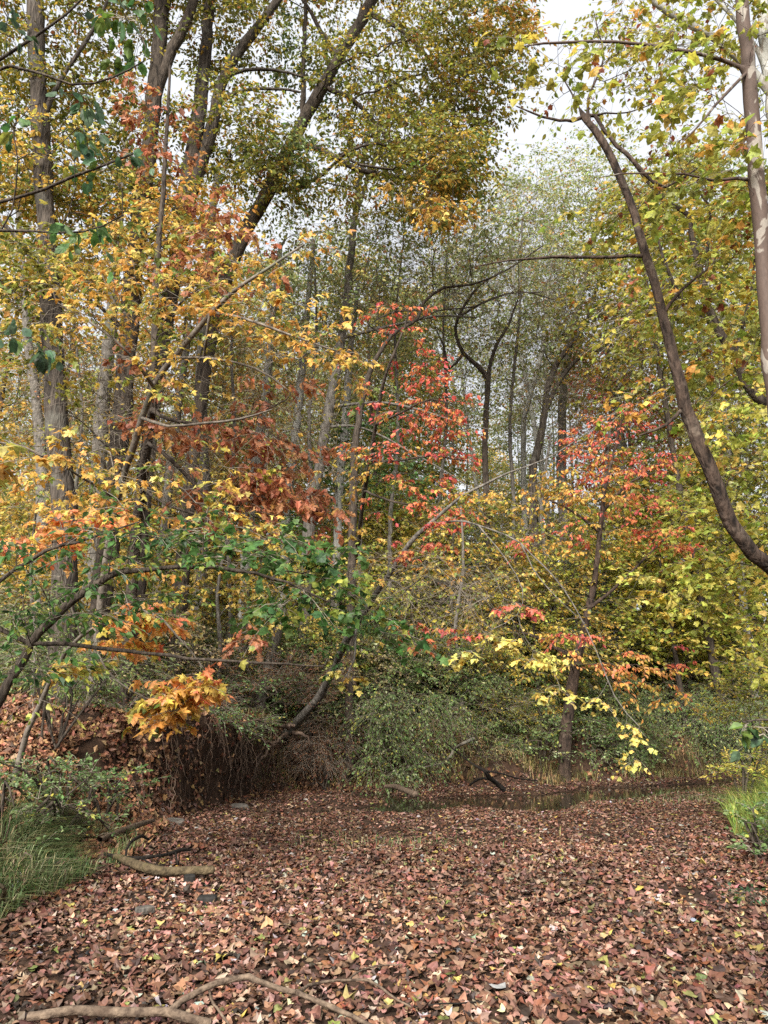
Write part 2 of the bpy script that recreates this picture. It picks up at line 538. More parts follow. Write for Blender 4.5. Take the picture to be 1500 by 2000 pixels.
def surf(u, v):
    """Ground point for plan position (u, v): the bank lip leans out over the creek, so x and y move a little."""
    p = np.stack([u, v], -1).astype(float)
    s, l, vec = poly_side(p, BANK)
    r, lr, _ = poly_side(p, RIGHT, -1)
    pool, _, _ = poly_side(p, POOL)
    ix = np.arange(len(B_H))
    h, w, o = np.interp(l, ix, B_H), np.interp(l, ix, B_W), np.interp(l, ix, B_O)
    s = s + 0.18 * nz(p, 1.3, 1) + 0.08 * nz(p, 4, 2)
    rise = smooth(s / w)
    z = 0.05 * nz(p, 0.9, 0) + 0.025 * nz(p, 3.1, 3)
    z -= 0.022 * np.clip(v - 8, 0, 10)
    z -= 0.30 * np.exp(-(pool / np.interp(u, [-2, 0, 2, 5, 9], [0.35, 0.8, 1.2, 0.9, 0.55])) ** 2)
    zl = h * rise + np.clip(s - w, 0, None) * 0.085 + np.clip(s - 18, 0, None) * 0.12
    zl = np.minimum(zl, 12 + 0.01 * np.clip(s, 0, None))
    zl = zl + (0.10 * nz(p, 1.7, 4) + 0.05 * nz(p, 5, 5)) * rise
    hr = np.interp(lr, np.arange(len(R_H)), R_H)
    rr = smooth((r + 0.25 * nz(p, 1.1, 6)) / 1.8)
    zr = hr * rr + np.clip(r - 2, 0, None) * 0.05
    z = z + zl + np.minimum(zr, 8) + 0.0
    sh = o * rise ** 2 * np.exp(-(np.clip(s - w, 0, None) / 0.8) ** 2) * (0.75 + 0.4 * nz(p, 2.2, 7) + 0.25 * nz(np.stack([u, v, z], -1), 5.0, 4))
    n2 = vec / np.maximum(np.hypot(vec[:, 0], vec[:, 1]), 1e-6)[:, None]
    n2 = n2 * (s > 0)[:, None]
    return np.stack([u + sh * n2[:, 0], v + sh * n2[:, 1], z], -1)


def H(x, y):
    return float(surf(np.array([x]), np.array([y]))[0, 2])


def surf_n(u, v, e=0.06):
    a, b, c = surf(u, v), surf(u + e, v), surf(u, v + e)
    return a, unit(np.cross(b - a, c - a))


def axis_steps(lo, hi, step, far_lo, far_hi):
    core = np.arange(lo, hi + 1e-6, step)
    k = 1.22 ** np.arange(1, 30) * step * 2
    up = hi + np.cumsum(k)
    dn = lo - np.cumsum(k)
    return np.unique(np.concatenate([[far_lo], dn[dn > far_lo], core, up[up < far_hi], [far_hi]]))


gx = axis_steps(-12, 14, 0.14, -600, 600)
gy = axis_steps(0, 27, 0.14, -200, 900)
U, V = np.meshgrid(gx, gy)
gv = surf(U.ravel(), V.ravel())
nx_, ny_ = len(gx), len(gy)
ii = np.arange(nx_ * ny_).reshape(ny_, nx_)
gq = np.stack([ii[:-1, :-1], ii[:-1, 1:], ii[1:, 1:], ii[1:, :-1]], -1).reshape(-1, 4)
ground = mk('ground', gv, [gq], [M_SOIL], smooth_shade=True)
tag(ground, 'brown soil of the dry creek bed and its undercut wooded bank', 'ground', kind='structure')

wp = np.array([(-2.6, 13.6), (3, 14.2), (7, 18), (12, 21.5), (24, 26), (24, 29), (12, 25), (7, 22.3), (2, 20.2), (-2.2, 18)])
water = mk('water', np.c_[wp, np.full(len(wp), -0.262)], [np.arange(len(wp))[None]], [M_WATER])
tag(water, 'shallow dark still water left in the creek below the far bank', 'water', kind='structure')


# ------------------------------------------------------------------ trees
class Tree:
    def __init__(s):
        s.p = np.zeros((0, 3))
        s.par = np.zeros(0, int)
        s.r = np.zeros(0)          # traced radius, 0 where grown
        s.ln = np.zeros(0)         # path length from the base
        s.leafset = []             # (node ids, style)
        s.base = None

    def _add(s, pts, parent, rad):
        n0 = len(s.p)
        k = len(pts)
        par = np.r_[parent, np.arange(n0, n0 + k - 1)]
        prev = s.p[parent] if parent >= 0 else pts[0]
        dl = np.linalg.norm(np.diff(np.vstack([prev, pts]), axis=0), axis=1)
        l0 = s.ln[parent] if parent >= 0 else 0
        s.p = np.vstack([s.p, pts])
        s.par = np.r_[s.par, par]
        s.r = np.r_[s.r, rad if np.ndim(rad) else np.full(k, rad)]
        s.ln = np.r_[s.ln, l0 + np.cumsum(dl)]
        return n0 + k - 1

    def trace(s, rows, Y=None, root=False, world=False, step=0.3, wob=0.012, free=False):
        """A traced stem: rows (px, py, width px[, Y]) or, with world, (x, y, z, r)."""
        q = []
        for r_ in rows:
            if world:
                q.append(r_)
            else:
                y = r_[3] if len(r_) > 3 else Y
                pos, m = P(r_[0], r_[1], y)
                q.append((*pos, max(r_[2] / 2 * m * 0.85, 0.004)))
        q = [list(a) for a in q]
        if root:
            x, y, z, r = q[0]
            g = H(x, y)
            if z > g + 0.05:
                up = max(q[1][2] - z, 0.3)
                k = min((z - g) / up, 1.5) * 0.35
                bx, by = x + (x - q[1][0]) * k, y + (y - q[1][1]) * k
                q.insert(0, [bx, by, H(bx, by) - 0.15, r * 1.25])
                if z - g > 0.6:
                    q.insert(1, [bx, by, H(bx, by) + 0.15, r * 1.05])
        c = catmull(q, step)
        c[1:-1, :3] += rng.normal(0, wob, (len(c) - 2, 3)) * np.clip(c[1:-1, 3:4] * 12, 0.35, 1)
        if len(s.p) == 0 or root or free:
            s._add(c[:, :3], -1, np.maximum(c[:, 3], 1e-3))
            if s.base is None:
                s.base = c[0, :3].copy()
        else:
            j = int(np.argmin(((s.p - c[0, :3]) ** 2).sum(1)))
            gap = c[0, :3] - s.p[j]
            if np.linalg.norm(gap) < 0.6:
                c[:, :3] -= gap * np.linspace(1, 0, len(c))[:, None] ** 2
                c = c[1:]
            s._add(c[:, :3], j, np.maximum(c[:, 3], 1e-3))

    def grow(s, A, style=None, seg=0.32, bf=0.35, arch=0.05, start=0.0):
        """Join every point of A to the tree by a curved branch, nearest first."""
        if len(A) == 0:
            return
        d0 = np.sqrt(((A[:, None, :] - s.p[None]) ** 2).sum(-1)).min(1) if len(s.p) * len(A) < 4e6 else np.array([((s.p - a) ** 2).sum(1).min() for a in A])
        ids = []
        ok_from = s.ln >= start
        lmin = start
        for a in A[np.argsort(d0)]:
            d = np.sqrt(((s.p - a) ** 2).sum(1))
            cost = d + bf * s.ln + (s.ln < lmin) * 100
            j = int(np.argmin(cost))
            k = max(2, int(d[j] / seg))
            pj = s.p[j]
            dirp = unit(pj - s.p[s.par[j]]) if s.par[j] >= 0 else np.array([0, 0, 1.0])
            to = (a - pj) / max(d[j], 1e-6)
            c = pj + 0.45 * d[j] * unit(0.55 * dirp + to)
            c = c + np.array([0, 0, arch * d[j]]) + rng.normal(0, 0.05 * d[j], 3)
            t = (np.arange(1, k + 1) / k)[:, None]
            q = (1 - t) ** 2 * pj + 2 * t * (1 - t) * c + t ** 2 * a
            if k > 2:
                q[:-1] += rng.normal(0, 0.014, (k - 1, 3)) * min(1.5, d[j])
            ids.append(s._add(q, j, 0.0))
        if style is not None:
            s.leafset.append((np.array(ids), style))

    def build(s, name, label, cat, bark, group=None, twig_r=0.004, power=0.46, crown_name='crown', sides=10):
        n = len(s.p)
        cnt = np.ones(n)
        kids = np.zeros(n, int)
        for i in range(n - 1, 0, -1):
            if s.par[i] >= 0:
                cnt[s.par[i]] += cnt[i]
                kids[s.par[i]] += 1
        tips = np.zeros(n)
        for i in range(n - 1, -1, -1):
            if kids[i] == 0:
                tips[i] = 1
            if s.par[i] >= 0:
                tips[s.par[i]] += tips[i]
        r = np.where(s.r > 0, s.r, twig_r * tips ** power)
        for i in range(n):
            if s.r[i] == 0 and s.par[i] >= 0:
                r[i] = min(r[i], r[s.par[i]] * (0.8 if s.r[s.par[i]] > 0 else 0.985))
        root = empty(name, s.base)
        tag(root, label, cat, group)
        # chains: each node continues into its heaviest child
        main = np.full(n, -1)
        key = tips + (s.r > 0) * 1e6
        for i in range(n):
            q = s.par[i]
            if q >= 0 and (main[q] < 0 or key[i] > key[main[q]]) and not (s.r[q] > 0 and s.r[i] == 0 and tips[i] < 2 and False):
                main[q] = i
        heads = [i for i in range(n) if s.par[i] < 0 or main[s.par[i]] != i]
        # a stem traced after another starts its own chain; grown branches leaving a traced stem's end go on from it
        V, Q, off = [], [], 0
        for want in (True, False):
            pts, rad, cid = [], [], []
            c = 0
            for h in heads:
                i = h
                run = [h]
                while main[i] >= 0:
                    i = main[i]
                    run.append(i)
                big = s.r[h] > 0
                if big != want:
                    continue
                run = np.array(run)
                pp, rr = s.p[run], r[run]
                if s.par[h] >= 0:
                    pp = np.vstack([s.p[s.par[h]], pp])
                    rr = np.r_[min(r[h] * 1.15, r[s.par[h]]), rr]
                elif len(run) < 2:
                    continue
                pp = np.vstack([pp, pp[-1] + (pp[-1] - pp[-2]) * 0.15])
                rr = np.r_[rr, rr[-1] * 0.05]
                pts.append(pp)
                rad.append(rr)
                cid.append(np.full(len(pp), c))
                c += 1
            if not pts:
                continue
            pts, rad, cid = np.vstack(pts), np.concatenate(rad), np.concatenate(cid)
            if want:
                rad = rad * (1 + 0.06 * nz(pts, 2.5, 3) + 0.06 * nz(pts, 7.0, 5))
            v, q = ring_tubes(pts, rad, cid, sides if want else 5)
            V.append(v)
            Q.append(q + off)
            off += len(v)
        trunk = mk('trunk', np.vstack(V) - s.base, [np.vstack(Q)], [bark], smooth_shade=True, parent=root)
        if s.leafset:
            s.crown(root, crown_name)
        return root

    def crown(s, root, cname):
        TV, TQ, LV, LF, LC = [], [], [], [], []
        to, lo = 0, 0
        for ids, st in s.leafset:
            n, nt, nl = len(ids), st['nt'], st['nl']
            p0 = np.repeat(s.p[ids], nt, 0)
            din = np.repeat(unit(s.p[ids] - s.p[s.par[ids]]), nt, 0)
            N = n * nt
            az = np.arctan2(din[:, 1], din[:, 0]) + rng.uniform(-1, 1, N) * st.get('fan', 1.3)
            wild = np.hypot(din[:, 0], din[:, 1]) < 0.4
            az[wild] = rng.uniform(0, 2 * pi, wild.sum())
            el = st.get('elev', 0.0) + rng.normal(0, st.get('elsd', 0.25), N) + 0.35 * din[:, 2]
            td = np.stack([np.cos(el) * np.cos(az), np.cos(el) * np.sin(az), np.sin(el)], -1)
            L = st['L'] * rng.uniform(0.5, 1.3, N)
            dr = st.get('droop', 0.25)
            K = 4
            tt = np.linspace(0, 1, K)
            tp = p0[:, None] + td[:, None] * (L[:, None] * tt)[..., None]
            tp[..., 2] -= dr * (L[:, None] * tt ** 2)
            tp[:, 1:-1] += rng.normal(0, 0.03, (N, K - 2, 3)) * L[:, None, None]
            tr = st.get('tr', 0.0028) * np.linspace(1.2, 0.6, K)
            v, q = ring_tubes(tp.reshape(-1, 3), np.tile(tr, N), np.repeat(np.arange(N), K), 3)
            TV.append(v)
            TQ.append(q + to)
            to += len(v)
            # leaves
            t = rng.uniform(0.12, 1.0, (N, nl))
            t[:, -1] = 1.0
            lp = p0[:, None] + td[:, None] * (L[:, None] * t)[..., None]
            lp[..., 2] -= dr * (L[:, None] * t ** 2)
            side = unit(np.cross(td, np.array([0, 0, 1.0])))
            sg = rng.choice([-1.0, 1.0], (N, nl))
            sg[:, -1] *= 0.15
            ax = 0.65 * td[:, None] + 0.8 * sg[..., None] * side[:, None] + rng.normal(0, 0.3, (N, nl, 3))
            ax[..., 2] -= st.get('hang', 0.35)
            tilt = st.get('tilt', 0.45)
            nr = np.array([0, 0, 1.0]) + rng.normal(0, tilt, (N, nl, 3))
            lp = lp + unit(ax) * st['size'] * 0.25
            M = N * nl
            size = st['size'] * rng.uniform(0.55, 1.2, M)
            ccol = np.repeat(pick(st['pal'], n, 0.02), nt * nl, 0)
            own = rng.random(M) < st.get('mix', 0.5)
            ccol[own] = pick(st['pal'], int(own.sum()), 0.02)
            ccol = shade(ccol, 0.15)
            keep = rng.random(M) < st.get('keep', 1.0)
            v, f, c = leaves(lp.reshape(-1, 3)[keep], ax.reshape(-1, 3)[keep], nr.reshape(-1, 3)[keep], size[keep], ccol[keep], st['kind'], st.get('curl', 0.12))
            LV.append(v)
            LF.append(f + lo)
            LC.append(c)
            lo += len(v)
        LV, LF, LC = np.vstack(LV), np.vstack(LF), np.vstack(LC)
        TV, TQ = np.vstack(TV), np.vstack(TQ)
        mk(cname, np.vstack([LV, TV]) - s.base, [LF, TQ + len(LV)], [M_LEAF, M_TWIG], cols=np.vstack([LC, np.full((len(TV), 3), 0.1)]),
           matidx=np.r_[np.zeros(len(LF), int), np.ones(len(TQ), int)], parent=root)


def blob(px, py, rx, ry, Y, rd, cov, style, ang=0.0, layer=0.0, gap=0.25):
    """Leaf-bearing points in an ellipsoid centred on a pixel at distance Y; cov is how many leaves deep it covers."""
    c, m = P(px, py, Y)
    spx = style['size'] * 0.87 / m
    n = int(max(3, cov * pi * rx * ry / (FILL[style['kind']] * spx ** 2) / (style['nt'] * style['nl'] * style.get('keep', 1.0))))
    q = rng.normal(size=(n * 3 + 20, 3))
    q = unit(q) * rng.random((len(q), 1)) ** (1 / 2.4)
    ca, sa = cos(radians(ang)), sin(radians(ang))
    x, y = q[:, 0] * rx * m, q[:, 1] * ry * m
    w = c + (x * ca - y * sa)[:, None] * AX_R + (x * sa + y * ca)[:, None] * AX_U + (q[:, 2] * rd)[:, None] * AX_F
    keep = nz(w, 1.7, 2) > -1 + gap * 2 - 0.35
    w = w[keep][:n]
    if layer:
        w[:, 2] = np.round(w[:, 2] / layer) * layer + rng.normal(0, 0.12 * layer, len(w)) + 0.25 * layer * nz(w[:, :2], 0.8, 5)
    return w


def style(kind, size, pal, nt=3, nl=5, L=None, **k):
    return dict(kind=kind, size=size, pal=pal, nt=nt, nl=nl, L=L or size * 4, **k)


def foliate(t, blobs, **kw):
    for b in blobs:
        st = b[-1]
        t.grow(blob(*b[:7], st, *(b[7:-1])), st, **kw)


# ------------------------------------------------------------------ scattered leaves on the ground
def litter(name, u, v, size, pal, lift=0.05, tilt=0.36, curl=0.36, rough=0.05, kind='dry', mat=None, jitter=0.18):
    p, nrm = surf_n(u, v)
    n = len(u)
    p = p + nrm * (rng.random((n, 1)) * lift + 0.008)
    p[:, 2] = np.maximum(p[:, 2], -0.256)
    ax = rng.normal(size=(n, 3))
    nr = nrm + rng.normal(0, tilt, (n, 3))
    ax = ax - nr * ((ax * nr).sum(1) / (nr * nr).sum(1))[:, None]
    sz = size * rng.uniform(0.5, 1.25, n)
    vv, f, c = leaves(p - unit(ax) * sz[:, None] * 0.45, ax, nr, sz, pick(pal, n, jitter), kind, curl, rough)
    return mk(name, vv, [f], [mat or M_LITTER], cols=c)


def region(n, x0, x1, y0, y1):
    return rng.uniform(x0, x1, n), rng.uniform(y0, y1, n)


def sides_of(u, v):
    p = np.stack([u, v], -1)
    return poly_side(p, BANK)[0], poly_side(p, RIGHT, -1)[0], poly_side(p, POOL)[0]


# creek bed: whole curled leaves near by, simpler ones farther off
LV_, LF_, LC_, lo_ = [], [], [], 0
for y0, y1, dens, knd in ((1.5, 10.5, 900, 'dry'), (10.5, 24, 620, 'oval')):
    n = int(19 * (y1 - y0) * dens)
    u, v = region(n, -6, 13, y0, y1)
    s, r, pl = sides_of(u, v)
    z = surf(u, v)[:, 2]
    pp = np.stack([u, v], -1)
    thick = 0.85 + 0.3 * nz(pp, 0.9, 5) + 0.25 * nz(pp, 3.4, 2)      # drifts and thin spots
    ok = (s < 0.35) & (r < 0.7) & ((z > -0.262) | (rng.random(n) < 0.02)) & (np.abs(u) < 0.58 * v + 1.2) & (rng.random(n) < np.clip(thick, 0.3, 1))
    u, v, th = u[ok], v[ok], thick[ok]
    p, nrm = surf_n(u, v)
    n = len(u)
    p = p + nrm * (rng.random((n, 1)) * 0.05 * np.clip(th, 0.4, 1.3)[:, None] + 0.006)
    p[:, 2] = np.maximum(p[:, 2], -0.256)
    ax = rng.normal(size=(n, 3))
    nr = nrm + rng.normal(0, 0.17, (n, 3))
    ax = ax - nr * ((ax * nr).sum(1) / (nr * nr).sum(1))[:, None]
    sz = 0.047 * np.exp(np.clip(rng.normal(0, 0.34, n), -0.8, 0.75)) * (1.0 if knd == 'dry' else 1.12)
    cc = pick('litter', n, 0.2) * 0.9 * (0.92 + 0.16 * nz(np.stack([u, v], -1), 0.7, 6) + 0.12 * nz(np.stack([u, v], -1), 2.6, 1))[:, None]
    vv, f, c = leaves(p - unit(ax) * sz[:, None] * 0.45, ax, nr, sz, np.clip(cc, 0.008, 0.7), knd, 0.3, 0.05)
    LV_.append(vv)
    LF_.append(f + lo_)
    LC_.append(c)
    lo_ += len(vv)
lt = mk('leaf_litter', np.vstack(LV_), [np.vstack(LF_)], [M_LITTER], cols=np.vstack(LC_))
tag(lt, 'deep brown carpet of fallen sycamore leaves over the creek bed', 'leaf litter', kind='stuff')

# bank top and wood floor
u, v = region(90000, -22, 26, 3, 40)
s, r, pl = sides_of(u, v)
ok = ((s > 0.25) | (r > 0.5)) & (np.abs(u) < 0.6 * v + 2) & (rng.random(len(u)) < np.clip(1.4 - v / 45, 0.25, 1))
u, v = u[ok], v[ok]
nz_ = surf_n(u, v)[1][:, 2]
ok = (nz_ > 0.5) | (rng.random(len(u)) < 0.16)
u, v = u[ok], v[ok]
lt = litter('fallen_leaves', u, v, 0.13, 'floor', lift=0.08, tilt=0.5, kind='rhomb')
tag(lt, 'rusty fallen leaves on the bank slope and under the trees', 'fallen leaves', kind='stuff')


# ------------------------------------------------------------------ grass and weeds
def blades(name, u, v, h, pal, lean=0.5, w=0.006, label='', cat='grass'):
    p, nrm = surf_n(u, v)
    n = len(u)
    hh = h * rng.uniform(0.45, 1.25, n)
    az = rng.uniform(0, 2 * pi, n)
    d = np.stack([np.cos(az), np.sin(az), np.zeros(n)], -1) + nrm * np.array([1, 1, 0]) * 1.2
    side = unit(np.cross(d, [0, 0, 1.0])) * w
    ln = lean * rng.uniform(0.3, 1.5, n)
    a = p - [0, 0, 0.02]
    b = p + d * (hh * ln * 0.35)[:, None] + np.array([0, 0, 1]) * (hh * 0.62)[:, None]
    e = p + d * (hh * ln)[:, None] + np.array([0, 0, 1]) * (hh * (0.95 - 0.25 * ln))[:, None]
    vv = np.stack([a - side, a + side, b - side * 0.8, b + side * 0.8, e], 1).reshape(-1, 3)
    k = (np.arange(n) * 5)[:, None]
    patch = (1 + 0.35 * nz(np.stack([u, v], -1), 2.3, 6))[:, None] ** np.array([[0.8, 0.55, 0.9]])
    tri = np.concatenate([k + [0, 1, 3], k + [0, 3, 2], k + [2, 3, 4]])
    o = mk(name, vv, [tri], [M_GRASS], cols=np.repeat(np.clip(pick(pal, n, 0.22) * patch, 0.01, 0.8), 5, 0))
    return tag(o, label, cat, kind='stuff')


def clumped(u, v, freq, thr, k=1):
    return nz(np.stack([u, v], -1), freq, k) > thr


u, v = region(90000, -9, -2.4, 4.5, 12.5)
s, r, pl = sides_of(u, v)
ok = (s > -0.05) & (s < 1.9 + 0.5 * nz(np.stack([u, v], -1), 1.1, 4)) & (v < 10.2 + 0.8 * nz(np.stack([u, v], -1), 1, 3)) & clumped(u, v, 2.6, -0.35)
u, v = u[ok][:17000], v[ok][:17000]
blades('bank_grass', u, v, 0.24, 'grass', 1.1, 0.0045, 'shaggy green and straw grass spilling down the near left bank')
u, v = region(60000, 4.5, 14, 9, 20)
s, r, pl = sides_of(u, v)
ok = (r > -0.1) & (r < 3.5) & clumped(u, v, 1.6, -0.5, 2)
u, v = u[ok][:26000], v[ok][:26000]
blades('bank_grass', u, v, 0.5, 'lush', 0.8, 0.007, 'tall green grass clump on the low right bank beyond the leaf carpet')
u, v = region(60000, -4, 14, 18, 27)
s, r, pl = sides_of(u, v)
ok = (s > 0.15) & (s < 4.0) & clumped(u, v, 1.4, -0.2, 3)
u, v = u[ok][:16000], v[ok][:16000]
blades('dry_grass', u, v, 0.3, 'drygrass', 1.0, 0.007, 'dry yellowish grass along the far bank above the water')
u, v = region(16000, -2.5, 9, 8, 19.5)
s, r, pl = sides_of(u, v)
pp = np.stack([u, v], -1)
ok = (r < 0.2) & (s < 0) & ((np.exp(-((u - 0.1) / 1.0) ** 2 - ((v - 10.6) / 0.7) ** 2) > rng.random(len(u))) | (np.exp(-((u - 7) / 2.0) ** 2 - ((v - 17.6) / 1.6) ** 2) > rng.random(len(u))))
blades('sparse_grass', u[ok], v[ok], 0.16, 'grass', 0.9, 0.004, 'thin green grass poking up through the leaf carpet')

print('ground done')
#@@HERO
# ------------------------------------------------------------------ tall trees on the left and centre
# hickory-like foliage of the big left trees
S_BARE = style('oval', 0.1, 'olive', nt=5, nl=3, L=0.9, hang=0.5, tilt=0.6, keep=0.2, tr=0.0026, elsd=0.45)
S_HICK = style('oval', 0.135, 'olive', nt=3, nl=6, L=0.5, hang=0.5, tilt=0.6)
S_GOLDH = style('oval', 0.15, 'gold', nt=3, nl=6, L=0.5, hang=0.5, tilt=0.6)
S_YELH = style('oval', 0.15, 'yel', nt=3, nl=6, L=0.5, hang=0.5, tilt=0.6)
S_GREENH = style('oval', 0.14, 'dkgreen', nt=3, nl=6, L=0.5, hang=0.5, tilt=0.6)
S_BRN = style('oak', 0.19, 'brown', nt=3, nl=5, L=0.4, hang=0.9, tilt=0.8, curl=0.3)

t = Tree()
t.trace([(128, 1090, 56), (118, 900, 52), (106, 750, 49), (97, 560, 46), (88, 400, 43), (80, 260, 40), (72, 120, 38), (68, 0, 36), (64, -140, 32), (62, -330, 24)], 14.5, root=True)
t.trace([(98, 560, 18), (60, 500, 12), (10, 440, 9), (-60, 400, 6)], 14.5)
t.trace([(78, 230, 16), (120, 150, 10), (180, 60, 8), (230, -40, 6)], 14.5)
t.trace([(66, -60, 18), (20, -140, 12), (-40, -230, 8)], 14.5)
foliate(t, [(60, 330, 170, 110, 15, 1.8, 2.69, S_YELH), (40, 150, 120, 130, 15, 1.8, 2.22, S_HICK), (190, 60, 120, 90, 15, 1.8, 1.49, S_HICK),
            (60, -120, 260, 150, 15, 2.5, 2.09, S_HICK), (30, 540, 100, 70, 14, 1.2, 2.98, S_HICK)])
t.build('hardwood_tree', 'tall straight grey trunk rising at the left edge behind the green sapling', 'tree', M_BARK['ridge'])

t = Tree()
t.trace([(203, 1130, 50), (222, 950, 44), (238, 820, 43), (250, 660, 42), (266, 490, 41), (288, 320, 38), (303, 170, 36), (316, 20, 34), (330, -150, 30), (345, -330, 22)], 16.0, root=True)
t.trace([(300, 200, 28), (330, 120, 26), (358, 60, 25), (382, -10, 22), (400, -120, 18)], 16.0)
t.trace([(250, 650, 14), (200, 600, 8), (150, 570, 6), (90, 540, 4)], 16.0)
foliate(t, [(180, 760, 150, 130, 15, 1.5, 0.16, S_BARE), (320, 860, 110, 130, 15, 1.5, 0.16, S_BARE), (240, 250, 120, 110, 16.5, 1.8, 1.69, S_HICK), (330, 470, 110, 70, 15.5, 1.5, 2.52, S_GOLDH), (200, 520, 120, 60, 15.5, 1.6, 2.81, S_YELH),
            (300, -100, 180, 130, 16, 2.5, 1.96, S_HICK), (180, 400, 110, 60, 16, 1.6, 1.96, S_HICK)])
t.build('hardwood_tree', 'dark ridged trunk leaning right, second of the big trunks from the left', 'tree', M_BARK['dark'])

t = Tree()
t.trace([(272, 1070, 40), (284, 930, 37), (300, 790, 36), (322, 640, 37), (343, 520, 38), (360, 400, 40), (378, 290, 36), (391, 200, 32), (402, 100, 28), (408, 0, 25), (412, -130, 20)], 17.0, root=True)
t.trace([(368, 410, 30), (392, 340, 30), (412, 270, 29), (424, 215, 27), (440, 150, 25), (472, 95, 23), (518, 35, 20), (560, -30, 17), (600, -120, 12)], 17.0)
t.trace([(440, 160, 10), (480, 140, 8), (540, 138, 7), (590, 150, 5)], 17.0)
t.trace([(430, 190, 9), (480, 172, 8), (540, 172, 7), (585, 180, 5)], 17.0)
foliate(t, [(420, 60, 130, 90, 17, 2, 1.64, S_HICK), (460, 250, 120, 100, 17, 2, 2.18, S_HICK), (300, 380, 110, 120, 16.5, 1.5, 1.64, S_HICK),
            (330, 420, 150, 70, 16, 1.5, 1.91, S_GOLDH), (430, -120, 200, 110, 17, 2.5, 1.91, S_HICK)])
t.build('hardwood_tree', 'forked dark trunk whose two stems part near the top left', 'tree', M_BARK['ridge'])

t = Tree()
t.trace([(360, 1060, 34), (372, 930, 32), (388, 800, 31), (405, 690, 31), (432, 570, 32), (468, 475, 32), (512, 395, 32), (556, 305, 31), (600, 222, 30), (640, 152, 28), (682, 82, 26), (722, 10, 24), (752, -60, 20), (790, -160, 14)], 18.0, root=True)
t.trace([(560, 292, 17), (600, 288, 16), (648, 308, 15), (690, 330, 13), (745, 342, 11), (820, 348, 9), (900, 330, 7), (965, 308, 5)], 18.0)
t.trace([(592, 235, 14), (592, 150, 11), (594, 70, 10), (598, -20, 8)], 18.0)
t.trace([(634, 178, 11), (690, 200, 10), (740, 250, 9), (780, 300, 7), (830, 320, 5)], 18.0)
t.trace([(668, 110, 14), (630, 60, 11), (600, 10, 8), (560, -40, 6)], 18.0)
t.trace([(720, 20, 12), (790, 60, 9), (850, 130, 7), (900, 220, 5)], 18.0)
foliate(t, [(700, 330, 210, 100, 18, 2, 1.21, S_HICK), (850, 330, 130, 110, 17.5, 1.6, 2.20, S_HICK), (870, 330, 70, 80, 17, 1.2, 2.64, S_YELH), (860, 390, 60, 50, 17, 1.0, 2.20, S_GOLDH),
            (740, 150, 170, 90, 18, 2, 1.76, S_HICK), (900, 60, 150, 90, 17, 2, 2.86, S_HICK), (985, 40, 70, 50, 16.5, 1.3, 2.64, S_GOLDH), (930, 160, 110, 70, 17, 1.5, 2.20, S_HICK), (560, 320, 90, 60, 17.5, 1.5, 1.98, S_GREENH),
            (800, 250, 180, 100, 18.5, 2, 1.76, S_HICK), (720, -60, 330, 90, 18, 3, 1.98, S_HICK), (620, 120, 90, 80, 18.5, 1.5, 1.31, S_GREENH), (520, 350, 80, 70, 17.5, 1.3, 1.76, S_HICK)])
t.build('hardwood_tree', 'dark scaly trunk slanting up right across the top centre with a side limb', 'tree', M_BARK['dark'])

# slender straight trees of the middle
S_GG = style('oval', 0.13, 'grey', nt=3, nl=5, L=0.6, hang=0.4, tilt=0.7)
S_DKO = style('oval', 0.14, 'grey', nt=3, nl=5, L=0.6, hang=0.4, tilt=0.6)
t = Tree()
t.trace([(605, 1010, 27), (617, 945, 25), (631, 870, 24), (650, 760, 22), (667, 660, 20), (679, 565, 18), (690, 455, 15), (700, 370, 13), (712, 300, 10), (730, 210, 8), (742, 120, 5)], 21, root=True)
t.trace([(697, 430, 9), (720, 350, 8), (738, 290, 7), (742, 230, 5), (760, 150, 4)], 21)
t.trace([(650, 780, 8), (700, 776, 7), (760, 780, 6), (830, 800, 5), (900, 825, 3), (960, 840, 2)], 20.5)
t.trace([(640, 830, 7), (690, 828, 6), (740, 845, 5), (800, 880, 4), (870, 920, 3), (930, 960, 2)], 20.5)
t.trace([(672, 635, 10), (720, 630, 8), (780, 625, 7), (850, 615, 5), (930, 620, 3)], 20.5)
foliate(t, [(700, 560, 140, 120, 21, 1.5, 0.05, S_BARE), (640, 800, 120, 120, 20.5, 1.5, 0.05, S_BARE), (760, 420, 140, 90, 21, 1.5, 0.05, S_BARE), (700, 480, 110, 110, 21, 2, 0.20, S_DKO), (620, 560, 90, 80, 21, 1.6, 0.23, S_GG), (760, 380, 120, 90, 21, 2, 0.23, S_GG), (760, 540, 130, 70, 20.5, 1.8, 0.27, S_DKO)])
t.build('slender_tree', 'slender smooth grey trunk standing alone left of the centre red tree', 'tree', M_BARK['grey'])

t = Tree()
t.trace([(948, 930, 14.4), (947, 860, 13.0), (951, 780, 12.2), (948, 730, 11.5), (905, 690, 9.4), (890, 640, 7.9), (905, 600, 6.5), (935, 560, 5.0), (980, 530, 3.6)], 24, root=True)
t.trace([(951, 760, 10.1), (962, 690, 8.6), (990, 640, 6.5), (1010, 590, 4.3)], 24)
t.trace([(905, 690, 6.5), (878, 720, 5.8), (868, 680, 4.3), (850, 640, 2.9)], 24)
t.trace([(900, 620, 5.8), (960, 585, 5.0), (1020, 570, 3.6), (1080, 585, 2.9)], 24)
foliate(t, [(940, 600, 150, 120, 24, 1.5, 0.05, S_BARE), (960, 760, 110, 90, 24, 1.5, 0.05, S_BARE), (880, 520, 150, 90, 24, 2.5, 0.41, S_DKO), (960, 620, 110, 80, 24, 2, 0.31, S_GG), (960, 480, 150, 70, 24, 2.5, 0.31, S_GG), (830, 660, 80, 60, 24, 1.5, 0.27, S_DKO)])
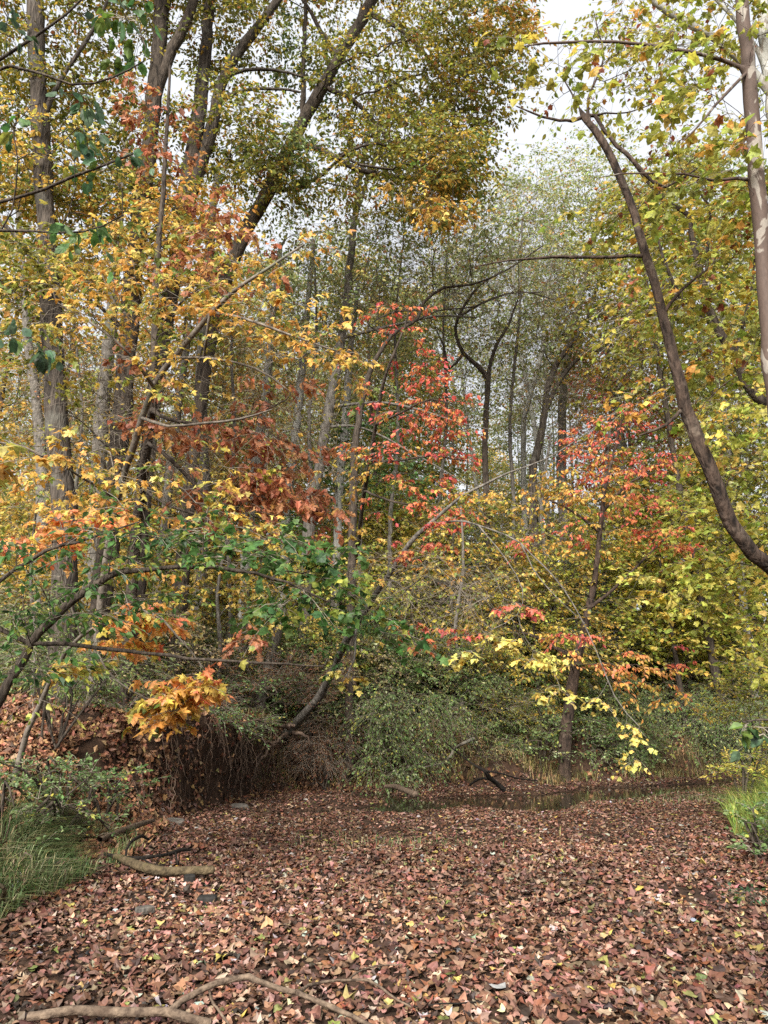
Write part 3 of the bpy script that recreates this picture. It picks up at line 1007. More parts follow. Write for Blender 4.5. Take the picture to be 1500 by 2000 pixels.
t.build('crooked_tree', 'crooked black-barked trunk with twisting limbs right of the centre red tree', 'tree', M_BARK['dark'])

tt = Tree()
tt.trace([(690, 960, 19.2), (696, 850, 16.0), (712, 760, 13.6), (735, 700, 9.6), (765, 655, 8.8), (795, 636, 8.0), (816, 622, 8.0), (828, 590, 7.2), (868, 562, 5.6), (920, 556, 4.8), (985, 530, 3.2), (1060, 480, 3.2)], 20, root=True)
tt.trace([(800, 632, 4.8), (850, 608, 4.0), (920, 600, 3.2), (990, 575, 2.4), (1060, 570, 3.2)], 20)
tt.trace([(760, 660, 6.4), (720, 640, 4.8), (760, 612, 4.0), (820, 605, 3.2)], 20)
foliate(tt, [(880, 500, 170, 100, 20, 1.5, 0.05, S_BARE), (880, 440, 170, 90, 20, 2.2, 0.31, S_DKO), (800, 470, 120, 70, 20, 2, 0.27, S_DKO), (960, 420, 120, 70, 20.5, 2, 0.23, S_GG), (740, 560, 90, 60, 20, 1.5, 0.27, S_DKO)])
tt.build('crooked_tree', 'dark bent limb arching right above the centre red leaves', 'tree', M_BARK['dark'])

t = Tree()
t.trace([(1040, 960, 19.2), (1050, 880, 17.6), (1062, 820, 16.0), (1072, 750, 14.4), (1100, 690, 12.0), (1140, 640, 9.6), (1160, 580, 6.4), (1190, 500, 4.0)], 25, root=True)
t.trace([(1066, 800, 12.0), (1095, 740, 10.4), (1130, 700, 8.8), (1165, 684, 7.2), (1210, 683, 4.8), (1250, 660, 3.2)], 25)
foliate(t, [(1120, 620, 110, 120, 25, 1.5, 0.12, S_BARE), (1080, 800, 110, 90, 25, 1.5, 0.12, S_BARE), (1090, 560, 110, 90, 25, 2, 0.6, S_GG), (1150, 720, 90, 60, 25, 1.6, 0.6, S_YELH), (1060, 660, 90, 60, 25, 1.8, 0.6, S_GG)])
t.build('forked_tree', 'grey forked trunk against the bright gap above the right red tree', 'tree', M_BARK['ridge'])

t = Tree()
t.trace([(1098, 960, 24), (1098, 860, 22), (1100, 760, 19), (1112, 680, 16), (1140, 560, 12), (1160, 470, 9), (1170, 380, 6)], 28, root=True)
foliate(t, [(1150, 430, 130, 120, 28, 2.5, 0.6, S_GG), (1090, 560, 90, 110, 28, 2.5, 0.35, S_GG), (1110, 350, 140, 90, 28, 2.5, 0.7, S_GG)])
t.build('forked_tree', 'pale grey straight trunk just behind the forked one by the bright gap', 'tree', M_BARK['grey'])

for rows, lab, pal in [
        ([(186, 1040, 38), (193, 900, 34), (203, 760, 32), (214, 660, 28), (226, 520, 22), (236, 380, 16), (246, 240, 10)], 'thinner grey-brown trunk seen in the gap between the two big left trunks', 'ygreen'),
        ([(398, 1020, 34), (396, 900, 32), (392, 780, 30), (398, 640, 26), (410, 480, 20), (424, 330, 14)], 'grey trunk behind the brown oak leaves left of centre', 'yel'),
        ([(82, 1040, 30), (80, 900, 26), (70, 780, 22), (52, 640, 18), (40, 480, 13), (30, 330, 8)], 'crooked thin trunk close beside the leftmost grey trunk', 'yel'),
        ([(486, 1030, 26), (500, 900, 24), (520, 760, 20), (534, 620, 16), (548, 480, 10)], 'pale straight trunk behind the brown oak leaves, half hidden', 'grey'),
        ([(560, 1000, 22), (575, 880, 20), (588, 740, 17), (600, 600, 13), (612, 470, 8)], 'thin pale trunk between the brown oak leaves and the slender smooth trunk', 'grey'),
        ([(660, 1010, 20), (668, 900, 19), (676, 800, 17), (684, 690, 14), (700, 560, 9)], 'lichen-grey trunk close behind the slender smooth one', 'grey'),
        ([(1212, 880, 14), (1210, 720, 13), (1216, 560, 11), (1222, 440, 8), (1226, 360, 5)], 'thin white bare stem against the bright gap left of the leaning sycamore', 'grey'),
        ([(1022, 880, 13), (1034, 780, 12), (1060, 680, 10), (1070, 580, 7), (1082, 480, 4)], 'pale slanting stem between the crooked black trunk and the forked grey one', 'grey'),
        ([(300, 1230, 26), (318, 1080, 24), (330, 940, 22), (350, 780, 18), (370, 640, 13)], 'narrow grey trunk behind the orange maple spray', 'yel')]:
    t = Tree()
    Yt = 22.5 if rows[0][0] < 700 else 29
    t.trace(rows, Yt, root=True)
    x1, y1 = rows[-1][:2]
    st = style('oval', 0.15, pal, nt=3, nl=5, L=0.6, hang=0.4, tilt=0.6)
    foliate(t, [(x1, y1, 100, 120, Yt, 2, 0.45, st), (x1 - 10, y1 + 160, 90, 80, Yt, 2, 0.35, st)])
    t.build('slender_tree', lab, 'tree', M_BARK['pale' if rows[0][0] > 450 else 'grey'])

# thin nearly bare saplings that net the middle with fine branches
for rows, Yb, blobs, lab in [
        ([(600, 1180, 11), (610, 1000, 10), (604, 820, 8), (618, 640, 6), (612, 480, 4)], 21.5, [(610, 640, 150, 200, 21.5)], 'thin nearly bare sapling left of the slender smooth trunk'),
        ([(760, 1170, 11), (764, 1000, 10), (778, 840, 8), (772, 640, 6), (790, 450, 4)], 23, [(790, 560, 160, 220, 23)], 'thin nearly bare sapling behind the centre red leaves'),
        ([(860, 1180, 10), (856, 1010, 9), (872, 820, 7), (866, 620, 5), (880, 420, 3)], 25, [(880, 560, 170, 220, 25)], 'thin nearly bare sapling left of the crooked black trunk'),
        ([(1000, 1180, 11), (1004, 1000, 9), (996, 820, 8), (1014, 620, 6), (1020, 430, 4)], 25.5, [(1010, 580, 170, 220, 25.5)], 'thin nearly bare sapling right of the crooked black trunk'),
        ([(1180, 1180, 11), (1178, 990, 9), (1192, 800, 7), (1186, 620, 5), (1200, 460, 4)], 26, [(1170, 680, 140, 200, 26)], 'thin nearly bare sapling in the bright gap beside the leaning sycamore'),
        ([(450, 1200, 11), (446, 1020, 10), (458, 840, 8), (452, 680, 6), (462, 540, 4)], 20, [(450, 820, 150, 200, 20)], 'thin nearly bare sapling among the brown oak leaves'),
        ([(1060, 1260, 12), (1066, 1120, 10), (1058, 980, 8), (1076, 850, 5)], 24.5, [(1050, 1060, 150, 130, 24.5)], 'thin nearly bare sapling left of the red and orange tree'),
        ([(150, 1200, 11), (146, 1000, 9), (160, 820, 7), (150, 680, 5)], 19, [(150, 860, 150, 200, 19)], 'thin nearly bare sapling beside the leftmost grey trunk'),
        ([(900, 1330, 11), (890, 1220, 9), (905, 1110, 7), (900, 990, 5)], 22, [(900, 1180, 130, 110, 22)], 'thin nearly bare sapling over the dark water bushes')]:
    t = Tree()
    t.trace(rows, Yb, root=True)
    foliate(t, [(*q, 2.0, 0.07, S_BARE) for q in blobs], arch=0.1, bf=0.25)
    t.build('bare_sapling', lab, 'sapling', M_BARK['grey'], twig_r=0.004)

# ------------------------------------------------------------------ understory trees of the near left
S_MY = style('maple', 0.112, 'yel', nt=3, nl=4, L=0.4, hang=0.7, tilt=0.5, elsd=0.15)
S_MG = style('maple', 0.112, 'gold', nt=3, nl=4, L=0.4, hang=0.7, tilt=0.5, elsd=0.15)
S_MO = style('maple', 0.12, 'orange', nt=3, nl=4, L=0.24, hang=0.8, tilt=0.45, elsd=0.1, droop=0.15)
S_MOL = style('maple', 0.12, 'olive', nt=3, nl=5, L=0.42, hang=0.3, tilt=0.45)
t = Tree()
t.trace([(190, 1230, 17, 13.5), (212, 1060, 16, 13.0), (238, 940, 15, 12.5), (268, 850, 15, 12), (300, 755, 14, 11.5), (340, 700, 14, 11.2), (388, 640, 13, 10.9), (432, 590, 11, 10.7), (480, 552, 9, 10.5), (530, 520, 7, 10.4), (590, 480, 5, 10.4)], root=True)
t.trace([(282, 812, 8, 11.8), (330, 830, 7), (400, 826, 6), (470, 818, 5), (530, 800, 3)], 10.5)
t.trace([(345, 695, 8, 11.1), (420, 700, 6), (500, 720, 5), (560, 760, 3)], 10.3)
t.trace([(410, 612, 8), (470, 620, 7), (560, 650, 6), (640, 680, 4), (700, 690, 3)], 10.2)
t.trace([(300, 760, 8, 11.5), (250, 690, 6), (190, 640, 5), (110, 590, 3)], 10.5)
t.trace([(230, 970, 8, 12.6), (160, 930, 6, 11), (80, 890, 4), (10, 860, 3)], 10)
foliate(t, [(520, 620, 170, 45, 10.2, 1.3, 1.24, -8, 0.3, S_MG), (640, 690, 110, 45, 10, 1.0, 1.30, -14, 0.3, S_MG), (430, 530, 130, 60, 10.4, 1.4, 0.97, 10, 0.3, S_MY), (250, 570, 170, 50, 10.2, 1.3, 1.08, 4, 0.3, S_MG),
            (130, 600, 130, 50, 10, 1.3, 0.97, 0, 0.3, S_MY), (600, 500, 70, 25, 10.4, 0.8, 0.86, 20, 0.3, S_MG), (60, 700, 100, 60, 10.2, 1.2, 0.76, 0, 0.3, S_MOL), (370, 720, 120, 50, 10.5, 1.2, 0.65, 0, 0.3, S_MY),
            (120, 880, 140, 45, 9.8, 1.2, 0.97, 0, 0.3, S_MG), (180, 960, 160, 50, 9.8, 1.2, 0.97, -6, 0.3, S_MG), (420, 940, 120, 60, 10.2, 1.2, 0.65, -10, 0.3, S_MY), (460, 1030, 100, 45, 9.8, 1.0, 0.97, -6, 0.3, S_MY),
            (220, 480, 120, 50, 10.5, 1.2, 0.76, 0, 0.3, S_MY), (60, 480, 110, 60, 10.5, 1.2, 0.86, 0, 0.3, S_MOL), (330, 610, 120, 60, 10.8, 1.2, 0.54, 0, 0.3, S_MOL), (820, 400, 70, 30, 11, 0.8, 0.54, -25, 0.3, S_MG)], seg=0.22)
t.build('maple_sapling', 'smooth grey slanting sapling with golden yellow maple leaves in flat layers', 'tree', M_BARK['smooth'], twig_r=0.003)

t = Tree()
t.trace([(40, 1470, 14, 9.6), (75, 1380, 12, 9.3), (130, 1270, 10, 8.9), (185, 1225, 9, 8.6), (225, 1200, 8, 8.4), (270, 1190, 7, 8.2), (320, 1215, 5, 8.1), (370, 1270, 4, 8.0), (410, 1320, 3, 8.0)], root=True)
t.trace([(200, 1230, 6, 8.6), (200, 1280, 5, 8.3), (230, 1330, 4, 8.0), (290, 1365, 3, 7.9), (350, 1385, 2, 7.8)])
t.trace([(160, 1240, 5, 8.7), (130, 1160, 4, 8.6), (110, 1080, 3, 8.5)])
S_MO2 = dict(S_MO, pal='orange')
S_MYO = dict(S_MO, pal='gold')
foliate(t, [(270, 1212, 70, 28, 8.1, 0.5, 6.12, -12, S_MO2), (330, 1265, 85, 30, 8.0, 0.5, 6.46, -20, S_MO2), (240, 1265, 50, 25, 8.2, 0.5, 4.42, -10, S_MO2), (150, 1310, 45, 18, 8.1, 0.4, 6.12, -18, S_MYO), (215, 1335, 65, 22, 8.0, 0.5, 7.48, -20, S_MYO),
            (300, 1370, 80, 22, 7.9, 0.5, 8.84, -8, S_MYO), (350, 1345, 70, 24, 7.9, 0.5, 7.48, 12, S_MO2), (380, 1318, 45, 20, 8.0, 0.4, 5.44, -15, S_MO2), (95, 1060, 80, 30, 8.6, 0.7, 4.08, 10, S_MO2), (180, 1010, 90, 22, 8.6, 0.7, 4.08, 5, S_MO2), (260, 1110, 80, 20, 8.4, 0.6, 3.06, 0, S_MYO)], seg=0.15)
t.build('maple_sapling', 'low bright orange maple spray hanging over the undercut bank', 'tree', M_BARK['smooth'], twig_r=0.0025)

# green-leaved sapling leaning in from the left edge
S_GR = style('oval', 0.09, 'green', nt=3, nl=5, L=0.4, hang=0.5, tilt=0.55, elsd=0.2)
S_GR2 = style('syca', 0.095, 'green', nt=3, nl=4, L=0.4, hang=0.5, tilt=0.55)
t = Tree()
t.trace([(-70, 1490, 30), (-34, 1425, 28), (0, 1362, 25), (32, 1308, 23), (62, 1258, 21), (100, 1212, 19), (150, 1166, 17), (192, 1140, 16), (232, 1118, 14), (282, 1113, 11), (345, 1107, 10), (420, 1108, 9), (500, 1120, 8), (560, 1138, 6), (640, 1175, 4)], 7.2, root=True)
t.trace([(64, 1256, 10), (130, 1258, 10), (200, 1266, 9), (290, 1275, 8), (370, 1285, 7), (450, 1291, 6), (560, 1298, 5), (630, 1301, 3)], 7.2)
t.trace([(-60, 1200, 10, 7.0), (0, 1136, 9, 7.1), (60, 1092, 8, 7.2), (120, 1065, 7, 7.2), (180, 1050, 5, 7.2), (270, 1020, 4, 7.3)])
foliate(t, [(150, 1070, 170, 55, 7.2, 0.8, 1.05, 8, 0.25, S_GR), (330, 1050, 160, 55, 7.3, 0.8, 1.35, 0, 0.25, S_GR), (520, 1080, 160, 50, 7.5, 0.8, 1.35, -8, 0.25, S_GR2), (620, 1150, 130, 45, 7.6, 0.7, 1.20, -12, 0.25, S_GR2),
            (740, 1220, 60, 45, 7.6, 0.4, 1.20, -25, 0.2, S_GR2), (560, 1160, 80, 45, 7.4, 0.5, 1.35, 0, 0.2, S_GR2), (250, 1160, 120, 45, 7.2, 0.7, 1.35, 5, 0.25, S_GR), (90, 1210, 110, 60, 7.1, 0.7, 1.20, 0, 0.25, S_GR), (40, 1280, 90, 50, 7.0, 0.6, 0.90, 0, 0.25, S_GR),
            (640, 1080, 110, 50, 7.6, 0.7, 0.75, -10, 0.25, S_GR2), (90, 1330, 30, 20, 7, 0.3, 0.90, 0, 0.2, dict(S_GR, pal='ygreen'))], seg=0.18)
t.build('leaning_sapling', 'green-leaved sapling leaning in from the left edge with two long level branches', 'tree', M_BARK['dark'], twig_r=0.003)

# brown oak leaves
t = Tree()
t.trace([(258, 1150, 26, 15.6), (270, 1010, 24, 15), (284, 900, 22, 14), (296, 800, 20, 13.4), (302, 680, 17), (306, 520, 14), (318, 380, 11), (326, 240, 8), (332, 130, 5)], 13, root=True)
t.trace([(288, 812, 9, 13.4), (320, 824, 8), (370, 830, 8), (440, 824, 7), (500, 810, 5), (560, 780, 3)], 12.6)
t.trace([(284, 884, 9, 13.8), (320, 896, 9), (360, 930, 8), (400, 968, 7), (460, 995, 5), (540, 1020, 3)], 12.6)
t.trace([(276, 960, 7, 14.5), (330, 990, 6), (400, 1010, 5), (500, 1050, 3)], 12.4)
t.trace([(300, 640, 7), (360, 580, 5), (430, 540, 4)], 12.8)
foliate(t, [(480, 700, 140, 100, 12.5, 1.5, 0.09, S_BARE), (560, 860, 130, 90, 12.5, 1.5, 0.09, S_BARE), (470, 850, 170, 60, 12.5, 1.0, 1.22, -3, S_BRN), (540, 930, 140, 70, 12.4, 1.0, 1.22, -12, S_BRN), (420, 960, 120, 60, 12.4, 1.0, 1.22, -10, S_BRN), (580, 1010, 110, 50, 12.3, 0.8, 0.92, -12, S_BRN), (320, 830, 60, 70, 12.8, 0.8, 0.92, S_BRN),
            (290, 240, 60, 90, 13, 0.8, 0.92, S_BRN), (400, 430, 90, 60, 12.8, 0.9, 0.92, S_BRN), (370, 560, 90, 60, 12.8, 0.9, 0.81, S_BRN), (290, 680, 50, 60, 12.8, 0.8, 0.70, S_BRN), (340, 300, 60, 60, 12.8, 0.8, 0.51, S_BRN),
            (520, 760, 90, 40, 12.5, 0.8, 0.70, S_BRN), (480, 1200, 40, 60, 12, 0.5, 0.51, S_BRN), (660, 960, 70, 60, 12.4, 0.7, 0.70, S_BRN), (440, 500, 110, 50, 12.8, 0.9, 0.51, S_BRN)], seg=0.25)
t.build('oak_tree', 'young oak holding withered brown leaves left of centre', 'tree', M_BARK['dark'], twig_r=0.003)

# ------------------------------------------------------------------ red trees
S_RED = style('oval', 0.12, 'red', nt=3, nl=6, L=0.4, hang=0.8, tilt=0.5, elsd=0.15)
S_ROSE = style('oval', 0.12, 'rose', nt=3, nl=6, L=0.42, hang=0.7, tilt=0.5, elsd=0.15)
S_ROSG = style('oval', 0.12, 'gold', nt=3, nl=6, L=0.42, hang=0.7, tilt=0.5, elsd=0.15)
t = Tree()
t.trace([(690, 1130, 11, 21.5), (700, 1060, 10, 20), (712, 960, 10, 18.5), (722, 900, 9, 17.5), (734, 830, 8, 17), (746, 760, 8, 16.5), (765, 700, 6), (790, 640, 4), (800, 600, 3)], 16, root=True)
t.trace([(736, 820, 6, 16.9), (790, 800, 5), (840, 780, 4), (890, 790, 3)], 16)
t.trace([(722, 900, 6, 17.5), (780, 900, 5), (840, 890, 4), (910, 900, 3)], 16)
t.trace([(712, 960, 6, 18.5), (770, 980, 5), (830, 990, 4)], 16)
foliate(t, [(815, 715, 50, 30, 16, 0.7, 1.20, -10, 0.3, S_RED), (845, 770, 65, 35, 16, 0.8, 1.20, -12, 0.3, S_RED), (880, 810, 40, 40, 16, 0.6, 1.20, -25, 0.3, S_RED), (770, 800, 80, 40, 16, 0.8, 0.68, -5, 0.3, S_ROSE), (860, 850, 60, 35, 16, 0.8, 0.98, -15, 0.3, S_RED), (895, 885, 50, 28, 16, 0.7, 0.98, -25, 0.3, S_RED),
            (740, 870, 80, 40, 16, 0.8, 0.60, 0, 0.3, S_ROSE), (820, 930, 80, 35, 16, 0.8, 0.60, -10, 0.3, S_ROSE), (850, 990, 60, 25, 15.6, 0.6, 1.20, -5, 0.3, S_RED), (780, 970, 60, 30, 16, 0.7, 0.60, 0, 0.3, S_ROSE), (790, 640, 60, 60, 16.2, 0.8, 0.38, 0, 0.3, S_RED), (700, 740, 60, 30, 16, 0.7, 0.30, 0, 0.3, S_ROSE),
            (850, 1050, 30, 25, 15.6, 0.4, 0.68, 0, 0.3, S_RED), (720, 920, 100, 60, 16.2, 0.8, 0.38, 0, 0.3, S_ROSG), (780, 600, 60, 20, 16.2, 0.5, 0.45, 0, 0.3, S_RED)], seg=0.2)
t.build('dogwood_tree', 'small tree with coral red drooping leaves in the centre', 'tree', M_BARK['dark'], twig_r=0.003)

t = Tree()
t.trace([(1103, 1450, 30), (1110, 1390, 28), (1122, 1320, 26), (1134, 1260, 21), (1150, 1190, 17), (1164, 1110, 14), (1172, 1040, 12), (1180, 960, 9), (1200, 880, 6), (1215, 820, 4)], 21.5, root=True)
t.trace([(1126, 1290, 12), (1060, 1250, 9), (1020, 1235, 5)], 21.2)
t.trace([(1150, 1190, 9), (1200, 1150, 7), (1260, 1090, 5), (1310, 1040, 3)], 21)
t.trace([(1172, 1040, 8), (1120, 1000, 6), (1060, 970, 4)], 21.3)
t.trace([(1176, 990, 7), (1230, 940, 5), (1290, 920, 3)], 21.3)
SR3 = style('oval', 0.14, 'orange', nt=3, nl=6, L=0.5, hang=0.7, tilt=0.5, elsd=0.15)
SR2 = style('oval', 0.14, 'red', nt=3, nl=6, L=0.5, hang=0.8, tilt=0.5, elsd=0.15)
SO2 = style('oval', 0.14, 'rose', nt=3, nl=6, L=0.5, hang=0.8, tilt=0.5, elsd=0.15)
SG2 = style('oval', 0.14, 'gold', nt=3, nl=6, L=0.5, hang=0.8, tilt=0.5, elsd=0.15)
foliate(t, [(1200, 820, 80, 35, 21.5, 1.0, 0.94, 5, 0.4, SO2), (1240, 790, 40, 25, 21.5, 0.8, 0.68, 0, 0.4, SR2), (1190, 890, 110, 45, 21.3, 1.2, 0.94, -10, 0.4, SO2), (1270, 910, 70, 30, 21, 0.8, 1.10, -15, 0.4, SR2), (1140, 950, 110, 45, 21.3, 1.2, 0.85, 0, 0.4, SG2), (1220, 970, 110, 40, 21, 1.0, 0.85, -15, 0.4, SO2),
            (1060, 960, 90, 40, 21.3, 1.0, 0.85, 5, 0.4, SG2), (1290, 1040, 65, 30, 20.6, 0.8, 1.36, -30, 0.4, SR2), (1330, 1080, 35, 20, 20.5, 0.5, 1.02, -30, 0.4, SR2), (1180, 1060, 110, 45, 21, 1.0, 0.59, 0, 0.4, SG2), (1080, 1040, 90, 40, 21, 1.0, 0.51, 0, 0.4, SO2),
            (1100, 1240, 65, 18, 20.5, 0.6, 1.19, -6, 0.4, SO2), (1110, 1275, 45, 25, 20.5, 0.6, 1.36, -20, 0.4, SR3), (1200, 1300, 55, 28, 20.2, 0.6, 1.27, -5, 0.4, SR3), (1250, 1310, 60, 30, 20, 0.6, 1.10, -10, 0.4, SR3), (1325, 1370, 35, 18, 20, 0.5, 1.19, -15, 0.4, SR3), (1320, 1280, 30, 25, 20, 0.5, 0.85, 0, 0.4, SR2), (1270, 1350, 50, 25, 20, 0.6, 0.68, 0, 0.4, SG2)], seg=0.25)
t.build('maple_tree', 'red and orange leaved tree over the water right of centre', 'tree', M_BARK['lean'], twig_r=0.004)

# leaning tree across the creek with arching boughs and yellow tips
S_PALE = style('syca', 0.115, 'pale', nt=3, nl=5, L=0.35, hang=0.6, tilt=0.5, elsd=0.15)
t = Tree()
t.trace([(540, 1455, 23.7, 20.2), (575, 1415, 21.6, 19.5), (605, 1385, 19.5, 18.8), (640, 1330, 18.1, 18), (668, 1270, 17.4, 17), (695, 1222, 16.1, 16.6), (735, 1160, 13.9, 16), (768, 1112, 11.8, 15.6), (800, 1062, 11.2, 15.2), (832, 1030, 9.8, 15), (868, 1020, 5.6, 14.8), (910, 1019, 4.9, 14.5), (960, 1035, 4.2, 14.2), (1015, 1060, 3.4, 14), (1040, 1110, 2.8, 13.8), (1085, 1165, 2.0, 13.6), (1140, 1215, 1.4, 13.4)], root=True)
t.trace([(826, 1034, 9.8, 15), (860, 1004, 8.2, 14.9), (900, 970, 6.6, 14.8), (940, 950, 5.7, 14.7), (990, 925, 4.1, 14.6), (1060, 900, 3.3, 14.5), (1140, 850, 2.5, 14.4), (1220, 790, 1.6, 14.3)])
t.trace([(930, 1024, 3.3, 14.3), (985, 1090, 2.5, 13.8), (1020, 1150, 2.5, 13.5), (1010, 1200, 1.6, 13.3), (960, 1230, 2.5, 13.2)])
t.trace([(1015, 1060, 4.1, 14), (1100, 1150, 3.3, 13.5), (1160, 1260, 2.5, 13.2), (1200, 1360, 2.5, 13), (1250, 1420, 1.6, 12.8)])
t.trace([(690, 1230, 5.7, 16.6), (690, 1290, 4.1, 16), (670, 1330, 3.3, 15.6)])
foliate(t, [(900, 1150, 130, 80, 14.5, 1.5, 0.12, S_BARE), (760, 1130, 90, 70, 15.4, 1.5, 0.12, S_BARE), (1040, 1290, 65, 22, 13.2, 0.4, 1.4, -30, S_PALE), (970, 1245, 55, 22, 13.2, 0.4, 1.2, -20, S_PALE), (930, 1290, 50, 20, 13.2, 0.4, 0.9, -25, S_PALE), (1085, 1345, 35, 18, 13, 0.3, 1.0, -20, S_PALE), (1230, 1425, 55, 14, 12.8, 0.3, 0.9, -28, dict(S_PALE, size=0.085)), (1160, 1360, 50, 12, 13, 0.3, 0.7, -25, dict(S_PALE, size=0.08)), (1230, 1480, 40, 10, 13, 0.3, 0.7, -35, dict(S_PALE, size=0.08)),
            (670, 1330, 40, 20, 15.6, 0.4, 1.0, 25, S_PALE), (830, 1215, 70, 18, 15, 0.5, 0.7, -10, dict(S_MO, pal='rose')), (900, 1110, 90, 25, 14.6, 0.6, 0.5, -5, dict(S_MO, pal='gold')), (740, 1110, 60, 25, 15.4, 0.6, 0.6, 0, dict(S_MO, pal='gold')), (820, 1250, 60, 18, 15, 0.5, 0.9, -15, dict(S_MO, pal='red')), (900, 1240, 60, 25, 14.5, 0.5, 0.6, -10, dict(S_MO, pal='rose')),
            (740, 1060, 60, 25, 15, 0.5, 0.5, 0, dict(S_MO, pal='gold')), (680, 1250, 80, 50, 16.4, 0.5, 0.6, 40, dict(S_MO, pal='green')), (720, 1190, 90, 35, 15.6, 0.5, 0.6, 20, dict(S_MO, pal='green')), (800, 1080, 70, 40, 14.8, 0.5, 0.5, 30, dict(S_MO, pal='rose')), (880, 1010, 80, 25, 14.4, 0.5, 0.45, 0, dict(S_MO, pal='rose')), (960, 960, 70, 30, 14.4, 0.5, 0.35, 20, dict(S_MO, pal='gold')), (1000, 1180, 90, 40, 14, 0.6, 0.35, -30, dict(S_MO, pal='rose')), (1240, 1150, 60, 60, 14, 0.6, 0.15, 0, S_PALE)], seg=0.2)
t.build('leaning_tree', 'thin tree leaning out from the undercut bank with arching boughs and pale yellow tips', 'tree', M_BARK['grey'], twig_r=0.0028)

t = Tree()
t.trace([(512, 1350, 27), (522, 1310, 25), (533, 1270, 24), (545, 1222, 22)], 20.2, root=True)
t.trace([(536, 1262, 7), (522, 1232, 5), (520, 1190, 3)], 20.2)
t.build('broken_stump', 'short snapped grey stem standing on the bank left of the leaning thin tree', 'stump', M_BARK['grey'])

# ------------------------------------------------------------------ sycamores of the right bank
S_SY = style('syca', 0.135, 'syca', nt=3, nl=4, L=0.55, hang=0.6, tilt=0.6)
S_SYS = style('syca', 0.11, 'syca', nt=3, nl=5, L=0.5, hang=0.6, tilt=0.6)
S_SYG = style('syca', 0.11, 'ygreen', nt=3, nl=5, L=0.5, hang=0.6, tilt=0.6)
S_SYD = style('oval', 0.10, 'syca', nt=3, nl=5, L=0.5, hang=0.6, tilt=0.6)
t = Tree()
t.trace([(1800, 1400, 56.8, 10), (1700, 1290, 49.9, 9.8), (1600, 1190, 43.0, 9.6), (1540, 1140, 39.6, 9.5), (1498, 1103, 37.0, 9.4), (1450, 1058, 35.3, 9.3), (1410, 982, 32.7, 9.2), (1383, 905, 31.0, 9.1), (1352, 832, 29.2, 9.1), (1330, 750, 26.7, 9), (1306, 655, 24.1, 9), (1286, 580, 22.4, 9), (1262, 500, 20.6, 9), (1240, 420, 19.8, 9), (1214, 350, 18.1, 9), (1184, 288, 17.2, 9), (1160, 252, 15.5, 9), (1140, 228, 14.6, 9)], root=True)
t.trace([(1264, 512, 10), (1230, 509, 9), (1160, 507, 8), (1080, 504, 7), (1000, 509, 4), (930, 520, 3)], 8.9)
t.trace([(1144, 232, 9), (1120, 238, 7), (1095, 236, 6), (1060, 228, 5), (1010, 208, 3)], 9)
t.trace([(1148, 238, 7), (1149, 190, 6), (1165, 155, 5), (1180, 110, 4), (1168, 60, 3), (1160, 25, 2)], 9)
t.trace([(1146, 222, 9), (1166, 222, 8), (1185, 255, 8), (1206, 282, 9), (1240, 315, 9), (1258, 340, 8), (1300, 365, 6), (1360, 330, 4)], 8.9)
t.trace([(1144, 226, 5), (1125, 195, 4), (1105, 160, 3), (1085, 140, 2)], 9)
t.trace([(1176, 228, 5), (1190, 222, 4), (1230, 220, 3), (1280, 200, 2)], 9)
t.trace([(1340, 790, 9), (1300, 830, 7), (1250, 850, 4)], 9)
t.trace([(1290, 590, 9), (1330, 560, 7), (1390, 520, 4)], 8.8)
foliate(t, [(1130, 150, 90, 60, 9.2, 0.9, 0.57, S_SYD), (1230, 180, 110, 60, 9.2, 0.9, 0.73, S_SYD), (1320, 420, 110, 90, 9, 1.0, 0.90, S_SYS), (1360, 560, 110, 80, 9, 1.0, 0.98, S_SYS), (1200, 430, 80, 50, 9.2, 0.8, 0.40, S_SYS), (1400, 700, 100, 80, 9.4, 1.0, 0.98, S_SYS), (1250, 640, 80, 60, 9.4, 0.8, 0.49, S_SYD), (1420, 860, 90, 70, 9.5, 1.0, 1.14, S_SYG), (1280, 760, 70, 60, 9.5, 0.8, 0.49, S_SYS)], seg=0.25)
t.build('leaning_sycamore', 'bare scaly brown trunk curving up left from the right edge to a snapped top', 'tree', M_BARK['lean'], twig_r=0.003, sides=14)

t = Tree()
t.trace([(1600, 1560, 62), (1575, 1300, 52), (1545, 1000, 44), (1512, 760, 39), (1497, 610, 36), (1487, 480, 34), (1478, 350, 33), (1466, 200, 31), (1457, 90, 30), (1450, 0, 29), (1440, -140, 27), (1430, -300, 24), (1424, -460, 18)], 7.6, root=True)
t.trace([(1452, 142, 10), (1420, 126, 9), (1385, 113, 9), (1320, 97, 8), (1250, 86, 7), (1150, 81, 6), (1060, 86, 5), (1015, 92, 3)], 7.6)
t.trace([(1476, 330, 9), (1440, 335, 7), (1390, 345, 6), (1340, 338, 5), (1250, 337, 4), (1180, 345, 2)], 7.6)
t.trace([(1470, 150, 8, 7.6), (1420, 190, 6, 7.3), (1380, 230, 5, 7.1), (1330, 280, 3, 7)])
foliate(t, [(1360, 170, 130, 90, 7.3, 0.8, 0.5, S_SY), (1420, 300, 110, 80, 7.3, 0.8, 0.5, S_SY), (1230, 110, 140, 40, 7.5, 0.6, 0.45, S_SYS), (1130, 100, 110, 30, 7.5, 0.5, 0.35, S_SY), (1050, 110, 70, 50, 7.4, 0.5, 0.6, S_SY), (1420, 60, 110, 60, 7.5, 0.8, 0.7, S_SYS), (1500, 150, 80, 120, 7.5, 0.8, 0.7, S_SY), (1330, 320, 110, 50, 7.4, 0.7, 0.4, S_SY), (1300, 20, 90, 40, 7.6, 0.8, 0.4, S_SYS)], seg=0.22)
